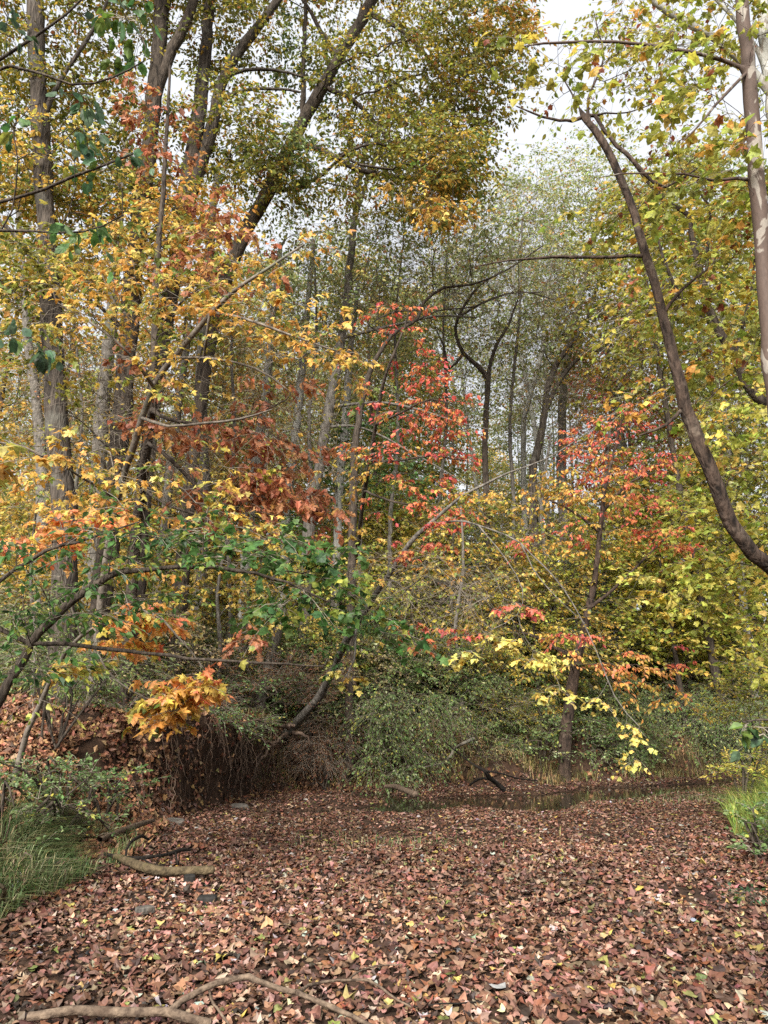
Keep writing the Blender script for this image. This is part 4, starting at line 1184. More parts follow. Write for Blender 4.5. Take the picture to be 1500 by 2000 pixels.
t.build('sycamore_tree', 'upright flaking sycamore trunk with mottled cream and brown bark at the right edge', 'tree', M_SYC, twig_r=0.003, sides=16)

t = Tree()
t.trace([(1640, 1500, 60), (1590, 1000, 46), (1552, 650, 40), (1534, 400, 34), (1517, 270, 30), (1505, 180, 28), (1495, 90, 26), (1488, 0, 24), (1480, -150, 20), (1474, -320, 16)], 11, root=True)
t.trace([(1505, 178, 20), (1462, 130, 20), (1420, 95, 19), (1375, 62, 18), (1330, 38, 17), (1280, 5, 15), (1220, -40, 12), (1150, -90, 8)], 11)
t.trace([(1497, 110, 10), (1440, 40, 10), (1400, 0, 8), (1350, -50, 6)], 11)
foliate(t, [(1310, 90, 130, 60, 11, 1.2, 0.65, S_SYD), (1230, 60, 100, 60, 11, 1.0, 0.59, S_SYD), (1430, 40, 110, 70, 11, 1.2, 1.04, S_SYS), (1480, 330, 90, 120, 11.5, 1.2, 1.17, S_SYS), (1300, -60, 200, 70, 11, 1.5, 0.91, S_SYS), (1340, 200, 120, 60, 11, 1.2, 0.52, S_SYD)], seg=0.3)
t.build('sycamore_tree', 'smooth pale grey trunk just behind the mottled one with a thick limb going up left', 'tree', M_SYC_PALE, twig_r=0.0035)

t = Tree()
t.trace([(1700, 1200, 46), (1600, 950, 36), (1545, 840, 30), (1500, 793, 25), (1470, 768, 22), (1445, 722, 20), (1420, 670, 19), (1397, 632, 18), (1380, 592, 17), (1370, 540, 15), (1352, 470, 13), (1345, 420, 11), (1310, 400, 9), (1268, 360, 7), (1225, 300, 5)], 12.5, root=True)
t.trace([(1400, 640, 11), (1360, 602, 10), (1325, 572, 9), (1305, 530, 8), (1290, 490, 6), (1280, 430, 4)], 12.3)
t.trace([(1432, 700, 9), (1450, 640, 8), (1468, 560, 6), (1475, 500, 4)], 12.5)
t.trace([(1372, 560, 8), (1380, 480, 7), (1384, 400, 5), (1340, 350, 4)], 12.4)
foliate(t, [(1400, 450, 110, 110, 12.5, 1.4, 1.0, S_SYS), (1300, 450, 100, 90, 12.5, 1.3, 0.7, S_SYS), (1430, 620, 100, 110, 12.5, 1.4, 1.0, S_SYS), (1330, 560, 110, 90, 12.5, 1.3, 0.7, S_SYS), (1460, 800, 80, 90, 12.5, 1.4, 0.9, S_SYG), (1260, 580, 90, 80, 12.8, 1.2, 0.45, S_SYD), (1300, 350, 100, 60, 12.8, 1.3, 0.8, S_SYS)], seg=0.3)
t.build('dark_limbed_tree', 'black crooked limbs with yellow green leaves behind the leaning sycamore', 'tree', M_BARK['dark'], twig_r=0.0035)

# yellow green saplings along the right
for k, (x0, base, top, Yt, blobs, lab) in enumerate([
        (1570, 1420, 980, 15.5, [(1400, 980, 110, 90, 1.1), (1450, 1100, 110, 90, 1.2), (1340, 1130, 100, 70, 1.0), (1470, 1230, 90, 80, 1.1)], 'yellow green sapling filling the right edge below the leaning sycamore'),
        (1318, 1390, 1090, 25, [(1250, 1110, 110, 80, 1.1), (1330, 1180, 120, 80, 1.2), (1250, 1230, 100, 60, 1.0), (1370, 1270, 100, 60, 1.1)], 'yellow green sapling right of the red and orange tree'),
        (1262, 1360, 1000, 27, [(1180, 1120, 130, 80, 1.0), (1290, 1020, 120, 80, 1.0), (1150, 1220, 110, 70, 0.9)], 'taller yellow green sapling close behind the red and orange tree')]):
    t = Tree()
    t.trace([(x0 + 18, base, 13), (x0 + 4, (base + top) // 2 + 60, 11), (x0 - 14, (base + top) // 2 - 60, 8), (x0 - 30, top, 5)], Yt, root=True)
    st = style('syca', 0.14, 'ygreen', nt=3, nl=5, L=0.5, hang=0.5, tilt=0.45)
    foliate(t, [(b[0], b[1], b[2], b[3], Yt, 1.4, b[4], 0, 0.3, st) for b in blobs], seg=0.25)
    t.build('maple_sapling', lab, 'tree', M_BARK['dark'], twig_r=0.0035)

# near branches with big toothed leaves hanging into the top left
S_TOOTH = style('tooth', 0.125, 'teal', nt=2, nl=4, L=0.25, hang=1.2, tilt=0.8)
S_TOOTG = style('tooth', 0.115, 'green', nt=2, nl=4, L=0.25, hang=1.1, tilt=0.8)
t = Tree()
t.trace([(-420, 1500, 90), (-400, 1100, 80), (-390, 700, 72), (-380, 400, 66), (-370, 100, 58), (-360, -200, 44)], 5.0, root=True)
t.trace([(-380, 420, 22, 5.0), (-240, 420, 15, 4.9), (-120, 430, 11, 4.8), (0, 400, 8, 4.7), (90, 370, 7, 4.7), (180, 330, 6, 4.6), (260, 300, 4, 4.6)])
t.trace([(-372, 150, 22, 5.0), (-200, 130, 15, 4.9), (-80, 130, 11, 4.8), (0, 108, 8, 4.7), (60, 75, 7, 4.7), (130, 25, 5, 4.6), (200, -40, 4, 4.6)])
t.trace([(-375, 330, 18, 5.0), (-200, 250, 12, 4.8), (-60, 170, 9, 4.6), (20, 130, 7, 4.5), (140, 165, 5, 4.5), (220, 150, 4, 4.5), (280, 120, 3, 4.5)])
t.trace([(-385, 560, 18, 5.0), (-200, 540, 12, 4.8), (-60, 465, 8, 4.7), (60, 455, 6, 4.6), (160, 455, 4, 4.6), (240, 420, 3, 4.6)])
foliate(t, [(240, 45, 60, 30, 4.5, 0.3, 0.52, S_TOOTH), (200, 330, 60, 60, 4.5, 0.3, 0.52, S_TOOTH), (170, 420, 70, 40, 4.5, 0.3, 0.38, S_TOOTG), (90, 250, 90, 70, 4.6, 0.4, 0.22, S_TOOTG), (20, 30, 40, 40, 4.5, 0.3, 0.45, S_TOOTH), (40, 655, 55, 25, 4.4, 0.2, 0.68, S_TOOTH), (130, 210, 60, 60, 4.6, 0.3, 0.22, S_TOOTH), (280, 30, 50, 40, 4.5, 0.3, 0.38, S_TOOTG)], seg=0.15)
t.build('chestnut_oak', 'near branches with large blue green toothed leaves hanging at the top left', 'tree', M_BARK['dark'], twig_r=0.003)

# near twig with broad leaves at the right edge
t = Tree()
t.trace([(1900, 1900, 26), (1800, 1650, 20), (1700, 1480, 14), (1600, 1420, 9), (1520, 1405, 6), (1450, 1410, 4)], 5.0, root=True)
S_BR = style('oval', 0.095, 'teal', nt=3, nl=4, L=0.14, hang=0.7, tilt=0.5)
foliate(t, [(1465, 1425, 30, 22, 4.9, 0.12, 1.6, S_BR), (1570, 1430, 40, 30, 5, 0.15, 1.0, S_BR)], seg=0.1)
t.build('spicebush', 'twig of broad blue green leaves reaching in at the right edge above the grass', 'shrub', M_BARK['dark'], twig_r=0.003)

# golden foreground spray at the left edge
t = Tree()
t.trace([(-330, 1600, 30), (-300, 1300, 24), (-240, 1050, 18), (-150, 900, 12), (-60, 862, 8), (20, 868, 5), (75, 885, 3)], 5.6, root=True)
foliate(t, [(15, 872, 60, 22, 5.5, 0.3, 1.4, -8, 0.12, style('maple', 0.14, 'gold', nt=3, nl=4, L=0.26, hang=0.35, tilt=0.3)), (-110, 900, 90, 40, 5.6, 0.3, 1.0, 0, 0.12, style('maple', 0.14, 'gold', nt=3, nl=4, L=0.26, hang=0.35, tilt=0.3))], seg=0.1)
t.build('maple_sapling', 'near spray of large golden maple leaves at the left edge', 'tree', M_BARK['smooth'], twig_r=0.003)

# ------------------------------------------------------------------ shrubs of the banks
def shrub(name, lab, px, py, Y, blobs, st, stems=5, bark='dark', cat='shrub', dy=0.3):
    t = Tree()
    b, m = P(px, py, Y)
    g = np.array([b[0], b[1], H(b[0], b[1]) - 0.1])
    for k in range(stems):
        tgt, mm = P(blobs[k % len(blobs)][0], blobs[k % len(blobs)][1], blobs[k % len(blobs)][4])
        tgt = tgt + rng.normal(0, 0.15, 3)
        o = rng.normal(0, 0.12, 3) * [1, 1, 0]
        midp = (g + tgt) / 2 + rng.normal(0, 0.15, 3) + [0, 0, 0.25]
        t.trace([(*(g + o), 0.022), (*midp, 0.016), (*tgt, 0.008)], world=True, root=True, step=0.2)
    foliate(t, [(*b_, st) if len(b_) == 7 else (*b_[:7], *b_[7:], st) for b_ in blobs], seg=0.2)
    t.build(name, lab, cat, M_BARK[bark], twig_r=0.003, crown_name='foliage')


S_HON = style('oval', 0.078, 'shrub', nt=3, nl=9, L=0.75, hang=0.9, tilt=0.8, droop=0.7, fan=2.2)
S_HOD = style('oval', 0.08, 'dkgreen', nt=4, nl=9, L=0.5, hang=0.8, tilt=0.7, droop=0.4)
S_CED = style('lance', 0.1, 'cedar', nt=4, nl=10, L=0.45, hang=0.4, tilt=1.0)
S_YSH = style('oval', 0.1, 'ygreen', nt=3, nl=7, L=0.5, hang=0.5, tilt=0.6)
shrub('honeysuckle_bush', 'green small-leaved bush pouring down the bank above the cut log', 780, 1390, 20.6, [(760, 1375, 100, 45, 20.2, 0.8, 1.5), (740, 1440, 55, 60, 19.7, 0.5, 1.6), (780, 1490, 45, 40, 19.4, 0.35, 1.4), (850, 1400, 60, 45, 20.2, 0.6, 1.4), (835, 1470, 40, 35, 19.8, 0.4, 1.0), (700, 1350, 80, 40, 20.6, 0.8, 1.3), (720, 1500, 30, 25, 19.3, 0.3, 0.9)], S_HON, 8)
shrub('honeysuckle_bush', 'dark green bush behind the one that pours down the bank', 850, 1330, 22.5, [(860, 1320, 110, 60, 22.5, 1.0, 2.4), (930, 1370, 90, 60, 22, 0.9, 2.2), (800, 1270, 90, 50, 22.8, 0.9, 2.0)], S_HOD, 8)
shrub('honeysuckle_bush', 'dark leafy bush left of the red tree trunk by the water', 1010, 1400, 23, [(1000, 1340, 90, 70, 23, 1.0, 2.2), (1040, 1420, 80, 60, 22.3, 0.8, 1.6), (970, 1430, 60, 50, 21.8, 0.7, 1.4)], S_HOD, 7)
shrub('honeysuckle_bush', 'dark leafy bush right of the red tree trunk by the water', 1190, 1420, 23.5, [(1180, 1370, 90, 70, 23.6, 1.0, 2.0), (1230, 1430, 70, 50, 23, 0.8, 1.8), (1140, 1440, 60, 40, 22.6, 0.7, 1.4), (1190, 1470, 90, 30, 22.4, 0.6, 1.4)], S_HOD, 7)
shrub('honeysuckle_bush', 'rounded green bush over the dark hollow where the creek bends away', 1340, 1420, 25.5, [(1330, 1390, 90, 60, 25.5, 1.2, 2.6), (1420, 1400, 90, 60, 25, 1.2, 2.6), (1380, 1450, 100, 40, 25, 1.0, 1.6), (1480, 1420, 60, 60, 24, 1.0, 2.2)], S_HON, 9)
shrub('evergreen_shrub', 'dense blue green evergreen between the arching boughs and the water bushes', 920, 1220, 26, [(915, 1090, 70, 90, 26, 1.2, 2.6), (900, 1180, 90, 60, 26, 1.2, 2.2), (960, 1160, 60, 70, 26, 1.2, 2.0)], S_CED, 6, cat='evergreen')
shrub('evergreen_shrub', 'small blue green evergreen behind the curved limb of the red and orange tree', 1170, 1260, 26, [(1160, 1170, 50, 50, 26, 1.0, 2.2), (1060, 1120, 70, 60, 26.5, 1.2, 1.8), (1180, 1230, 60, 50, 26, 1.0, 1.8)], S_CED, 6, cat='evergreen')
shrub('brush_shrub', 'thin brownish brush on the bank top right of the orange maple spray', 470, 1370, 18.3, [(480, 1310, 100, 50, 18.3, 0.9, 0.6), (600, 1330, 90, 50, 19.2, 0.9, 0.7)], style('lance', 0.08, 'floor', nt=4, nl=5, L=0.5, hang=0.5, tilt=0.8, elev=0.5), 9)
shrub('brush_shrub', 'pale yellow brush behind the snapped grey stem', 600, 1300, 20.5, [(600, 1240, 90, 60, 20.5, 0.9, 0.7), (650, 1270, 70, 50, 20.8, 0.9, 0.6)], style('oval', 0.09, 'pale', nt=3, nl=5, L=0.5, hang=0.5, tilt=0.6), 7)
shrub('fern_shrub', 'low dark green undergrowth below the leaning green sapling', 120, 1370, 11.5, [(90, 1290, 130, 60, 11.5, 0.9, 1.3), (220, 1320, 110, 50, 12.5, 0.9, 1.1), (40, 1200, 100, 60, 12.5, 0.9, 1.2)], style('lance', 0.09, 'dkgreen', nt=4, nl=8, L=0.5, hang=0.5, tilt=0.7), 8)
shrub('weedy_bush', 'pale leaved weeds at the foot of the bank beside the near left grass', 215, 1560, 11.3, [(200, 1545, 60, 35, 11.2, 0.35, 1.0), (270, 1540, 45, 35, 11.8, 0.3, 0.8), (150, 1520, 60, 30, 10.8, 0.35, 1.0)], style('oval', 0.07, 'weed', nt=3, nl=6, L=0.22, hang=0.2, tilt=0.6, elev=0.4), 8)
shrub('weedy_bush', 'green leafy weeds growing through the near left grass at the frame edge', 40, 1600, 8.6, [(40, 1590, 60, 35, 8.4, 0.3, 0.9), (120, 1570, 60, 35, 9.2, 0.3, 0.9), (60, 1680, 60, 30, 7.9, 0.25, 0.7)], style('oval', 0.055, 'weed', nt=3, nl=6, L=0.2, hang=0.2, tilt=0.6, elev=0.4), 8)
shrub('weedy_bush', 'grey green leafy weeds on the crest of the near left grass', 130, 1510, 9.8, [(80, 1505, 80, 28, 9.4, 0.4, 1.2), (180, 1520, 70, 28, 10.2, 0.4, 1.1), (20, 1520, 60, 30, 9, 0.4, 1.1), (190, 1610, 50, 30, 9.6, 0.3, 0.9)], style('oval', 0.06, 'weed', nt=3, nl=6, L=0.22, hang=0.2, tilt=0.6, elev=0.4), 9)
shrub('weedy_bush', 'leafy weeds at the right edge between leaf carpet and bank', 1490, 1660, 9.2, [(1480, 1640, 40, 50, 9.2, 0.35, 1.6), (1530, 1600, 60, 60, 9.4, 0.4, 1.6)], style('oval', 0.065, 'weed', nt=3, nl=6, L=0.2, hang=0.2, tilt=0.6, elev=0.5), 8)
shrub('weedy_bush', 'bright bushy weeds among the tall grass on the low right bank', 1450, 1530, 14, [(1450, 1515, 60, 35, 14.2, 0.6, 1.3), (1500, 1490, 60, 40, 14.2, 0.6, 1.4)], style('lance', 0.09, 'ygreen', nt=4, nl=7, L=0.3, hang=0.3, tilt=0.7, elev=0.5), 8)
shrub('brush_shrub', 'brown tangled brush below the lip of the far bank beside the pouring bush', 650, 1470, 19.8, [(640, 1440, 70, 60, 19.8, 0.5, 0.6), (600, 1480, 80, 40, 19.4, 0.4, 0.5)], style('lance', 0.07, 'floor', nt=4, nl=5, L=0.5, hang=0.8, tilt=0.8, droop=0.5), 8)
shrub('brush_shrub', 'straw coloured brush on the far bank beside the pale driftwood', 940, 1470, 21.2, [(950, 1470, 90, 30, 21.2, 0.5, 0.8), (900, 1420, 50, 40, 21.2, 0.5, 0.7)], style('lance', 0.08, 'drygrass', nt=4, nl=6, L=0.5, hang=0.6, tilt=0.8), 8)

S_BRU = style('lance', 0.09, 'floor', nt=5, nl=5, L=0.6, hang=0.5, tilt=0.8, elev=0.4, tr=0.004)
S_BRG = style('oval', 0.09, 'weed', nt=4, nl=6, L=0.5, hang=0.4, tilt=0.7, elev=0.3, tr=0.004)
S_YLO = style('maple', 0.12, 'yel', nt=3, nl=5, L=0.45, hang=0.4, tilt=0.4)
shrub('brush_shrub', 'brown brush along the bank lip under the orange maple spray', 320, 1400, 16.2, [(250, 1385, 90, 40, 15.8, 0.6, 0.8), (380, 1375, 90, 40, 16.4, 0.6, 0.9)], S_BRU, 9)
shrub('leafy_bush', 'green brush on the bank lip just right of the orange maple spray', 420, 1390, 17.6, [(330, 1420, 70, 30, 16.6, 0.4, 0.9), (460, 1350, 80, 45, 18, 0.7, 1.1)], S_BRG, 9)
shrub('leafy_bush', 'grey green brush around the foot of the snapped stem', 560, 1370, 20.4, [(540, 1330, 70, 50, 20.6, 0.7, 1.1), (620, 1370, 70, 40, 20.6, 0.7, 1.1)], S_BRG, 9)
shrub('leafy_bush', 'dim green undergrowth between the bases of the big left trunks', 230, 1330, 18.5, [(150, 1250, 110, 70, 18.5, 1.0, 1.1), (270, 1290, 110, 70, 18.5, 1.0, 1.1), (380, 1260, 100, 80, 19, 1.0, 1.1)], dict(S_BRG, pal='dkgreen'), 9)
shrub('leafy_bush', 'yellowing bush low behind the orange maple spray', 400, 1290, 20, [(440, 1200, 90, 80, 20, 1.0, 1.1), (340, 1180, 90, 70, 20, 1.0, 0.9)], dict(S_BRG, pal='olive'), 8)
shrub('leafy_bush', 'yellow leaved bush behind the green sapling at the left edge', 60, 1230, 19, [(40, 1120, 110, 90, 19, 1.1, 1.1), (130, 1180, 90, 60, 19, 1.0, 0.9)], S_YLO, 8)
shrub('leafy_bush', 'yellow green bush right of the snapped stem behind the pouring bush', 720, 1240, 23.5, [(700, 1180, 90, 70, 23.5, 1.1, 1.3), (790, 1200, 90, 60, 23.5, 1.1, 1.3), (650, 1110, 80, 60, 23.5, 1.0, 0.9)], dict(S_YLO, kind='oval', pal='ygreen'), 8)
shrub('leafy_bush', 'lime green bush low between the arching boughs and the evergreen', 850, 1200, 24.5, [(800, 1110, 80, 50, 24.5, 1.0, 1.2), (880, 1230, 90, 50, 24.2, 1.0, 1.2)], dict(S_YLO, kind='oval', pal='ygreen'), 8)

shrub('brush_shrub', 'brown and olive brush between the pouring bush and the red tree trunk', 960, 1330, 21.8, [(900, 1290, 80, 40, 21.8, 0.7, 0.8), (980, 1380, 80, 50, 21.6, 0.6, 0.8)], dict(S_BRU, pal='olive'), 8)
shrub('leafy_bush', 'light green bush on the far bank right of the red tree trunk', 1210, 1460, 22.6, [(1160, 1440, 60, 40, 22.2, 0.6, 1.3), (1240, 1460, 70, 35, 22.6, 0.6, 1.3)], dict(S_BRG, pal='shrub'), 8)
shrub('leafy_bush', 'light green bush on the far bank left of the red tree trunk', 1050, 1460, 21.6, [(1030, 1460, 60, 35, 21.4, 0.5, 1.2), (1080, 1420, 50, 35, 21.8, 0.5, 1.0)], dict(S_BRG, pal='shrub'), 8)
shrub('leafy_bush', 'bright green bush at the right edge above the tall bank grass', 1480, 1400, 19, [(1460, 1380, 80, 60, 19, 0.9, 1.4), (1530, 1330, 80, 80, 19, 0.9, 1.2)], dict(S_BRG, pal='ygreen'), 8)
shrub('leafy_bush', 'weedy green fringe on the lip of the undercut bank above the hanging roots', 340, 1410, 15.6, [(300, 1410, 70, 28, 15.0, 0.4, 1.8), (410, 1405, 80, 28, 16.0, 0.4, 1.7), (480, 1420, 50, 25, 17, 0.4, 1.3), (190, 1400, 60, 30, 13.5, 0.4, 1.0)], dict(S_BRG, size=0.07, pal='weed'), 9)

for rows, Yb, pal_, blobs, lab in [
        ([(420, 1400, 12), (430, 1280, 10), (425, 1160, 8), (440, 1060, 5)], 18.6, 'yel', [(400, 1150, 120, 60, 0.8), (500, 1110, 110, 55, 0.8), (430, 1230, 110, 45, 0.7), (330, 1080, 90, 50, 0.7)], 'yellow leaved young maple behind the green sapling and the orange spray'),
        ([(640, 1390, 12), (645, 1290, 10), (650, 1180, 8), (640, 1080, 5)], 21, 'ygreen', [(620, 1090, 120, 60, 0.9), (700, 1150, 110, 50, 0.9), (590, 1190, 90, 45, 0.7), (660, 1260, 90, 40, 0.6)], 'yellow green young maple left of the leaning thin tree'),
        ([(60, 1380, 12), (70, 1260, 10), (60, 1120, 8), (72, 980, 5)], 17, 'yel', [(60, 1000, 130, 70, 0.9), (150, 1090, 120, 60, 0.8), (20, 1130, 100, 60, 0.8), (230, 1160, 90, 40, 0.6)], 'yellow leaved young maple by the leftmost grey trunk'),
        ([(880, 1380, 12), (885, 1260, 10), (880, 1130, 8), (890, 1010, 5)], 23.5, 'olive', [(830, 1070, 110, 60, 0.8), (930, 1020, 110, 60, 0.7), (980, 1130, 100, 60, 0.8), (820, 1170, 90, 50, 0.7)], 'olive and rust young maple behind the arching boughs'),
        ([(700, 1380, 12), (706, 1260, 10), (700, 1130, 8), (708, 1000, 5)], 22.5, 'green', [(640, 940, 100, 70, 0.5), (720, 860, 100, 80, 0.6), (600, 1000, 100, 60, 0.6), (760, 940, 90, 70, 0.6)], 'green leaved young tree behind the centre red leaves')]:
    t = Tree()
    t.trace(rows, Yb, root=True)
    st = style('maple', 0.12, pal_, nt=3, nl=4, L=0.45, hang=0.7, tilt=0.5)
    foliate(t, [(q[0], q[1], q[2], q[3], Yb, 1.3, q[4], 0, 0.3, st) for q in blobs], seg=0.25)
    t.build('young_maple', lab, 'tree', M_BARK['grey'], twig_r=0.003)

# ------------------------------------------------------------------ wood behind: a few trees built once each, then copied
def make_proto(name, h, r, low, st, bark, ncl, twig_r=0.006, lean=0.0, shape=1.0, tr=0.15):
    t = Tree()
    x1, y1 = rng.normal(0, 0.05 * h, 2)
    rows = [(0, 0, -0.4, tr * 1.3), (0.02 * h, 0, 0.4, tr), (x1 * 0.4, y1 * 0.3, 0.35 * h, tr * 0.75), (x1, y1, 0.7 * h, tr * 0.45), (x1 * 1.1, y1, 0.97 * h, tr * 0.1)]
    t.trace(rows, world=True, step=0.6)
    t.base = np.zeros(3)
    z = low + (1 - low) * rng.random(ncl * 3) ** 0.8
    prof = r * np.clip(np.sin(np.clip((z - low) / (1 - low), 0.03, 1) ** shape * pi) ** 0.6, 0.1, 1)
    a = rng.uniform(0, 2 * pi, len(z))
    q = prof * np.sqrt(rng.random(len(z)))
    w = np.stack([q * np.cos(a) + x1 * z, q * np.sin(a) + y1 * z, z * h], -1)
    w = w[nz(w, 0.8, 3) > -0.35][:ncl]
    t.grow(w, st, seg=0.5, start=low * h * 0.6, arch=0.08)
    return t.build(name, None, 'tree', bark, twig_r=twig_r, power=0.44, sides=8)


used = {}


def place(proto, px, Y, scale, rot, label, group, wide=1.0):
    x = (px - 750) / F * Y / cos(PITCH) * 1.0
    loc = (x, Y, H(x, Y))
    if proto.name not in used or False:
        o = proto
        used[proto.name] = True
    else:
        o = proto.copy()
        COL.objects.link(o)
        for ch in list(proto.children):
            c = ch.copy()
            COL.objects.link(c)
            c.parent = o
    o.location = loc
    o.rotation_euler = (0, 0, rot)
    o.scale = (scale * wide, scale * wide, scale)
    tag(o, label, 'tree', group)
    return o


ST_F = dict(nt=4, nl=7, L=0.9, hang=0.5, tilt=0.7, tr=0.0035)
pr_grey = make_proto('woodland_tree', 21, 3.6, 0.3, style('rhomb', 0.17, 'grey', keep=0.95, **ST_F), M_BARK['pale'], 420)
pr_grey2 = make_proto('woodland_tree', 23, 3.6, 0.58, style('rhomb', 0.17, 'grey', keep=0.3, **ST_F), M_BARK['pale'], 460)
pr_oliv = make_proto('woodland_tree', 20, 3.6, 0.25, style('rhomb', 0.18, 'olive', **ST_F), M_BARK['dark'], 420)
pr_yel = make_proto('woodland_tree', 16, 3.4, 0.15, style('rhomb', 0.18, 'yel', **ST_F), M_BARK['dark'], 360)
pr_org = make_proto('woodland_tree', 17, 3.0, 0.2, style('rhomb', 0.18, 'gold', **ST_F), M_BARK['grey'], 320)
pr_ros = make_proto('woodland_tree', 20, 2.8, 0.35, style('rhomb', 0.18, 'rose', keep=0.6, **ST_F), M_BARK['grey'], 300)
pr_ygr = make_proto('understory_tree', 7.5, 2.6, 0.08, style('rhomb', 0.15, 'ygreen', nt=4, nl=6, L=0.7, hang=0.4, tilt=0.6, tr=0.005), M_BARK['dark'], 260, tr=0.07, twig_r=0.004)
pr_yun = make_proto('understory_tree', 7.0, 2.6, 0.08, style('rhomb', 0.15, 'yel', nt=4, nl=6, L=0.7, hang=0.4, tilt=0.6, tr=0.005), M_BARK['dark'], 240, tr=0.07, twig_r=0.004)
pr_gun = make_proto('understory_bush', 3.2, 2.0, 0.03, style('rhomb', 0.11, 'shrub', nt=4, nl=8, L=0.5, hang=0.4, tilt=0.7, tr=0.004), M_BARK['dark'], 230, tr=0.03, twig_r=0.003)
pr_bun = make_proto('understory_bush', 3.0, 2.0, 0.03, style('rhomb', 0.10, 'drygrass', nt=4, nl=5, L=0.6, hang=0.4, tilt=0.7, tr=0.005), M_BARK['dark'], 180, tr=0.03, twig_r=0.004)

R = np.random.default_rng(3)


def rr(a, b):
    return float(R.uniform(a, b))


for k, px in enumerate([-40, 120, 290, 430]):
    place([pr_yel, pr_org][k % 2], px + rr(-20, 20), rr(24, 30), rr(0.9, 1.1), rr(0, 6), 'yellow leaved woodland tree well behind the big left trunks', 'yellow trees behind the left trunks')
for k, px in enumerate([520, 620, 720, 800, 870, 960, 1020, 660, 740, 1080]):
    place(pr_grey2 if px > 900 else [pr_grey, pr_grey2, pr_oliv][k % 3], px + rr(-20, 20), rr(28, 38), rr(0.92, 1.12), rr(0, 6), 'thin grey green twiggy tree in the far wood behind the centre', 'grey green trees behind the centre')
for k, px in enumerate([1110, 1190, 1060]):
    place(pr_grey2, px, rr(36, 44), rr(0.8, 0.95), rr(0, 6), 'nearly bare tree against the bright gap right of the centre', 'bare trees in the bright gap')
for k, px in enumerate([1240, 1280]):
    place(pr_ros, px + rr(-10, 10), rr(31, 35), rr(0.95, 1.1), rr(0, 6), 'far tree with pink and orange leaves left of the leaning sycamore top', 'pink leaved trees behind the leaning sycamore')
for k, px in enumerate([1350, 1430, 1500, 1580]):
    place([pr_oliv, pr_grey][k % 2], px + rr(-15, 15), rr(24, 34), rr(0.95, 1.15), rr(0, 6), 'olive leaved tall tree behind the right sycamores', 'olive trees behind the right sycamores')
for k, px in enumerate([-60, 60, 150, 260, 360, 460, 560, 0, 100, 200, 310, 410, 510]):
    place([pr_yun, pr_ygr][k % 2], px + rr(-25, 25), rr(23, 38), rr(1.0, 1.6), rr(0, 6), 'yellow understory tree between the trunks on the left slope', 'yellow understory trees on the left slope')
for k, px in enumerate([600, 640, 700, 770, 830, 900, 980, 1050, 740, 680, 860, 1010]):
    place([pr_ygr, pr_ygr, pr_yun][k % 3], px + rr(-25, 25), rr(23, 30), rr(0.7, 1.15), rr(0, 6), 'yellow green understory tree on the slope behind the centre red tree', 'yellow green understory trees behind the centre')
for k, px in enumerate([1080, 1150, 1230, 1310, 1380, 1450, 1530, 1260, 1400]):
    place([pr_ygr, pr_yun, pr_ygr][k % 3], px + rr(-25, 25), rr(27, 36), rr(1.0, 1.5), rr(0, 6), 'yellow green understory tree behind the right red tree and bushes', 'yellow green understory trees on the right')
for k, px in enumerate([420, 500, 590, 660, 720, 800, 870]):
    place([pr_gun, pr_bun][k % 2], px + rr(-25, 25), rr(20.5, 24.5), rr(0.6, 0.95), rr(0, 6), 'low bush on the bank top behind the leaning thin tree', 'low bushes on the bank top')
for k, px in enumerate([960, 1040, 1110, 1180, 1250, 1320, 1400, 1470]):
    place([pr_gun, pr_gun, pr_bun][k % 3], px + rr(-25, 25), rr(25, 29), rr(0.8, 1.2), rr(0, 6), 'low bush on the slope behind the water bushes', 'low bushes behind the water')
for k, px in enumerate([-30, 60, 150, 240, 330, 400]):
    place([pr_bun, pr_gun][k % 2], px + rr(-25, 25), rr(16.5, 20), rr(0.5, 0.8), rr(0, 6), 'low bush at the foot of the big left trunks', 'low bushes under the left trunks')
# farthest rows close the wood
for k in range(46):
    px = -190 + k * 42 + rr(-20, 20)
    if 1030 < px < 1230:
        continue
    place([pr_ygr, pr_oliv, pr_yel, pr_grey, pr_grey2][k % 5], px, rr(42, 62), rr(0.8, 1.1) * (0.75 if 1000 < px < 1260 else 1), rr(0, 6), 'small distant tree at the back of the wood', 'distant trees at the back of the wood')

# ------------------------------------------------------------------ wood, roots and stones on the ground
def stick(name, lab, cat, stems, bark, group=None, sides=10, thin=0.68):
    """Dead wood: stems are rows (px, py, width px, height of the axis above the creek bed)."""
    t = Tree()
    for k, rows in enumerate(stems):
        q = []
        for r_ in rows:
            g = G(r_[0], r_[1], r_[3])
            m = np.linalg.norm(g - CAM) / F
            q.append((*g, max(0.003, r_[2] / 2 * m * thin)))
        t.trace(q, world=True, step=0.08, wob=0.004)
        if k == 0:
            t.base = t.p[0].copy()
    return t.build(name, lab, cat, M_BARK[bark], group, sides=sides)


